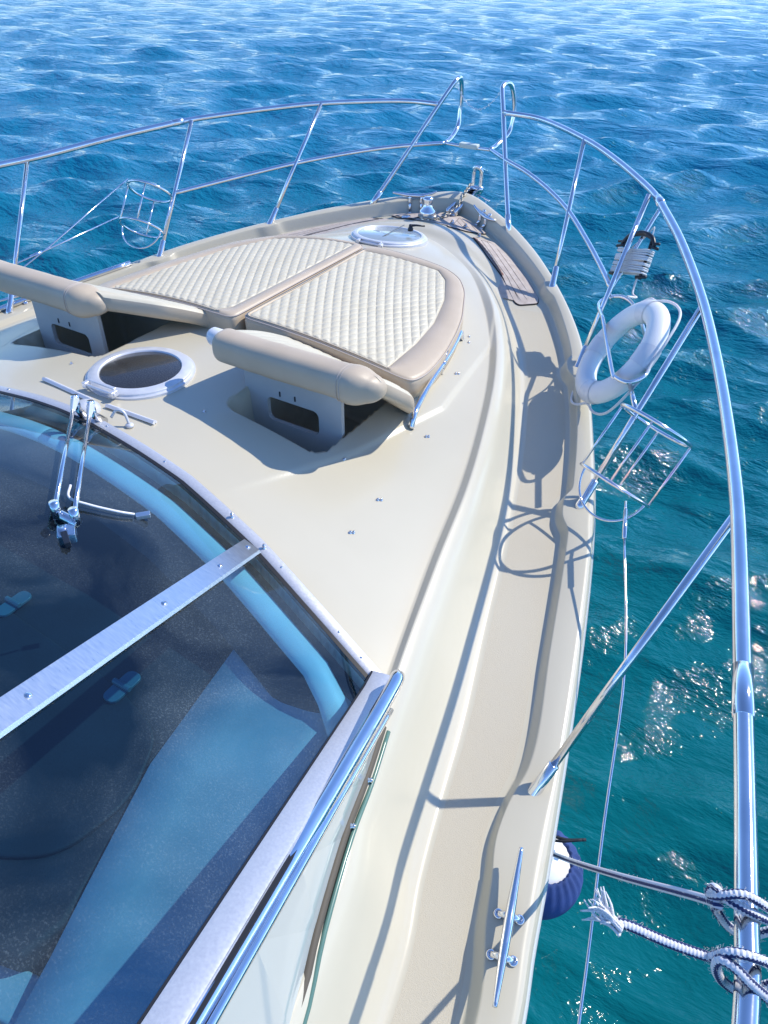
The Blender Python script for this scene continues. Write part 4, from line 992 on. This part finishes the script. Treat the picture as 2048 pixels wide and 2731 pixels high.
g.tube([tp0+Vector((-.03, .035, .0)), tp0+Vector((.0, .04, .02)), tp0+Vector((.04, .05, .025)), tp0+Vector((.085, .075, .03))], .0048, 8, sub=5); g.tube([tp0+Vector((-.03, .03, .0)), tp0+Vector((.02, .03, .03)), tp0+Vector((.075, .062, .04))], .0042, 8, sub=5)
pt('drawstring', g, mat('black cord', (.01, .012, .02), .7), fender)
def rope(name, pts_, r_, label, cat, extra=None, sub=8):
    o = empty(name, pts_[0]); tag(o, label, cat, 'mooring ropes on the near rail'); g = G()
    g.tube(pts_, r_, 14, sub=sub)
    pt('strand', g, ROPE, o); return o
A_ = tp0+Vector((-.01, -.005, .0))
railpt = lambda t: Vector((2.388, .757, 2.250)).lerp(Vector((2.413, .626, 2.242)), t)
def wrap(c, d, r_, a0, a1, n_, adv, start=0):
    """turns round the rail: c centre, d rail direction"""
    u_ = d.cross(Vector((0, 0, 1))).normalized(); v_ = u_.cross(d)
    return [c+d*(adv*(k/n_))+(u_*math.cos(R(a0+(a1-a0)*k/n_))+v_*math.sin(R(a0+(a1-a0)*k/n_)))*r_ for k in range(n_+1)]
dr = (Vector(RAIL_S[15])-Vector(RAIL_S[13])).normalized()
c1 = Vector((2.383, .782, 2.2515)); c2 = Vector((2.398, .700, 2.2465))
r1 = [A_, Vector((2.13, .985, 1.60)), Vector((2.205, .90, 1.82)), Vector((2.275, .835, 2.03)), Vector((2.305, .81, 2.12)), Vector((2.322, .790, 2.20))]
r1 = [A_, A_.lerp(Vector((2.315, .800, 2.235)), .33)+Vector((0, 0, -.01)), A_.lerp(Vector((2.315, .800, 2.235)), .66)+Vector((0, 0, -.008)), Vector((2.315, .800, 2.235))]
w1 = wrap(c1+dr*-.005, dr, .030, 200, -150, 12, .035)
K1 = [(2.3145, .7132, 2.3364), (2.3285, .7151, 2.3214), (2.3544, .7204, 2.2866), (2.3849, .7324, 2.2641), (2.4118, .7451, 2.2849), (2.4232, .7515, 2.3087), (2.3896, .7223, 2.3466), (2.3553, .7089, 2.3668), (2.3277, .7089, 2.3716), (2.3126, .7148, 2.3715), (2.3127, .7144, 2.3517), (2.3232, .7072, 2.3726), (2.3509, .7177, 2.3873), (2.3899, .7328, 2.3611), (2.4314, .7543, 2.3226)]
K2 = [(2.2731, .6081, 2.3593), (2.3278, .6265, 2.3445), (2.3372, .6259, 2.3572), (2.3489, .6279, 2.3809), (2.3736, .6352, 2.3859), (2.4082, .6558, 2.3572), (2.4422, .6784, 2.3118), (2.4255, .6688, 2.2799), (2.3937, .6447, 2.2707), (2.3627, .6258, 2.3053), (2.3443, .6188, 2.3417), (2.3419, .6177, 2.371), (2.3593, .6169, 2.3735), (2.3871, .616, 2.3564), (2.4259, .6279, 2.3188), (2.4598, .646, 2.2815)]
K1 = [Vector(p) for p in K1]; K2 = [Vector(p) for p in K2]
rp1 = rope('mooring_rope', [A_, A_.lerp(K1[0], .33)+Vector((0, 0, -.012)), A_.lerp(K1[0], .66)+Vector((0, 0, -.010))]+K1, .0072, 'navy and white striped rope running from the fender to a hitch on the rail', 'rope')
F0 = Vector((2.1985, .5835, 2.3806))
w2 = wrap(c2+dr*.01, dr, .031, 215, -140, 12, .04)
rp2 = rope('mooring_rope', [F0, Vector((2.2202, .593, 2.3767))]+K2, .0074, 'striped rope with a frayed end hitched to the rail beside the bottom edge', 'rope')
g = G()
for k in range(46):
    a = random.uniform(0, 6.28); rr_ = random.uniform(0, .007); p = F0+Vector((0, rr_*math.cos(a), rr_*math.sin(a))); d = Vector((-1, .42+random.uniform(-.75, .6), random.uniform(-.5, .5))).normalized(); Ln = random.uniform(.018, .045)
    p1 = p+d*Ln*.5+Vector([random.uniform(-.005, .005) for _ in range(3)]); p2 = p+d*Ln+Vector([random.uniform(-.010, .010) for _ in range(3)])
    g.tube([p+Vector((.014, -.006, 0)), p, p1, p2], [.0022, .0022, .0018, .0010], 6, sub=3)
pt('frayed_end', g, CORDW, rp2)
# stray fibres along the ropes
for rp, path in ((rp1, [A_, A_.lerp(K1[0], .33)+Vector((0, 0, -.012)), A_.lerp(K1[0], .66)+Vector((0, 0, -.010))]+K1), (rp2, [F0, Vector((2.2202, .593, 2.3767))]+K2)):
    P = catmull(path, 8); g = G()
    for _ in range(420):
        i = random.randrange(len(P)-1); p = P[i].lerp(P[i+1], random.random()); d = Vector([random.gauss(0, 1) for _ in range(3)]).normalized()
        tdir = (P[i+1]-P[i]).normalized(); d = (d-tdir*d.dot(tdir)).normalized(); p = p+d*.0068
        g.tube([p, p+d*.0035+tdir*.003, p+d*.0045+tdir*random.uniform(-.002, .009)], .00028, 3, cap=False)
    pt('loose_fibres', g, CORDW, rp)
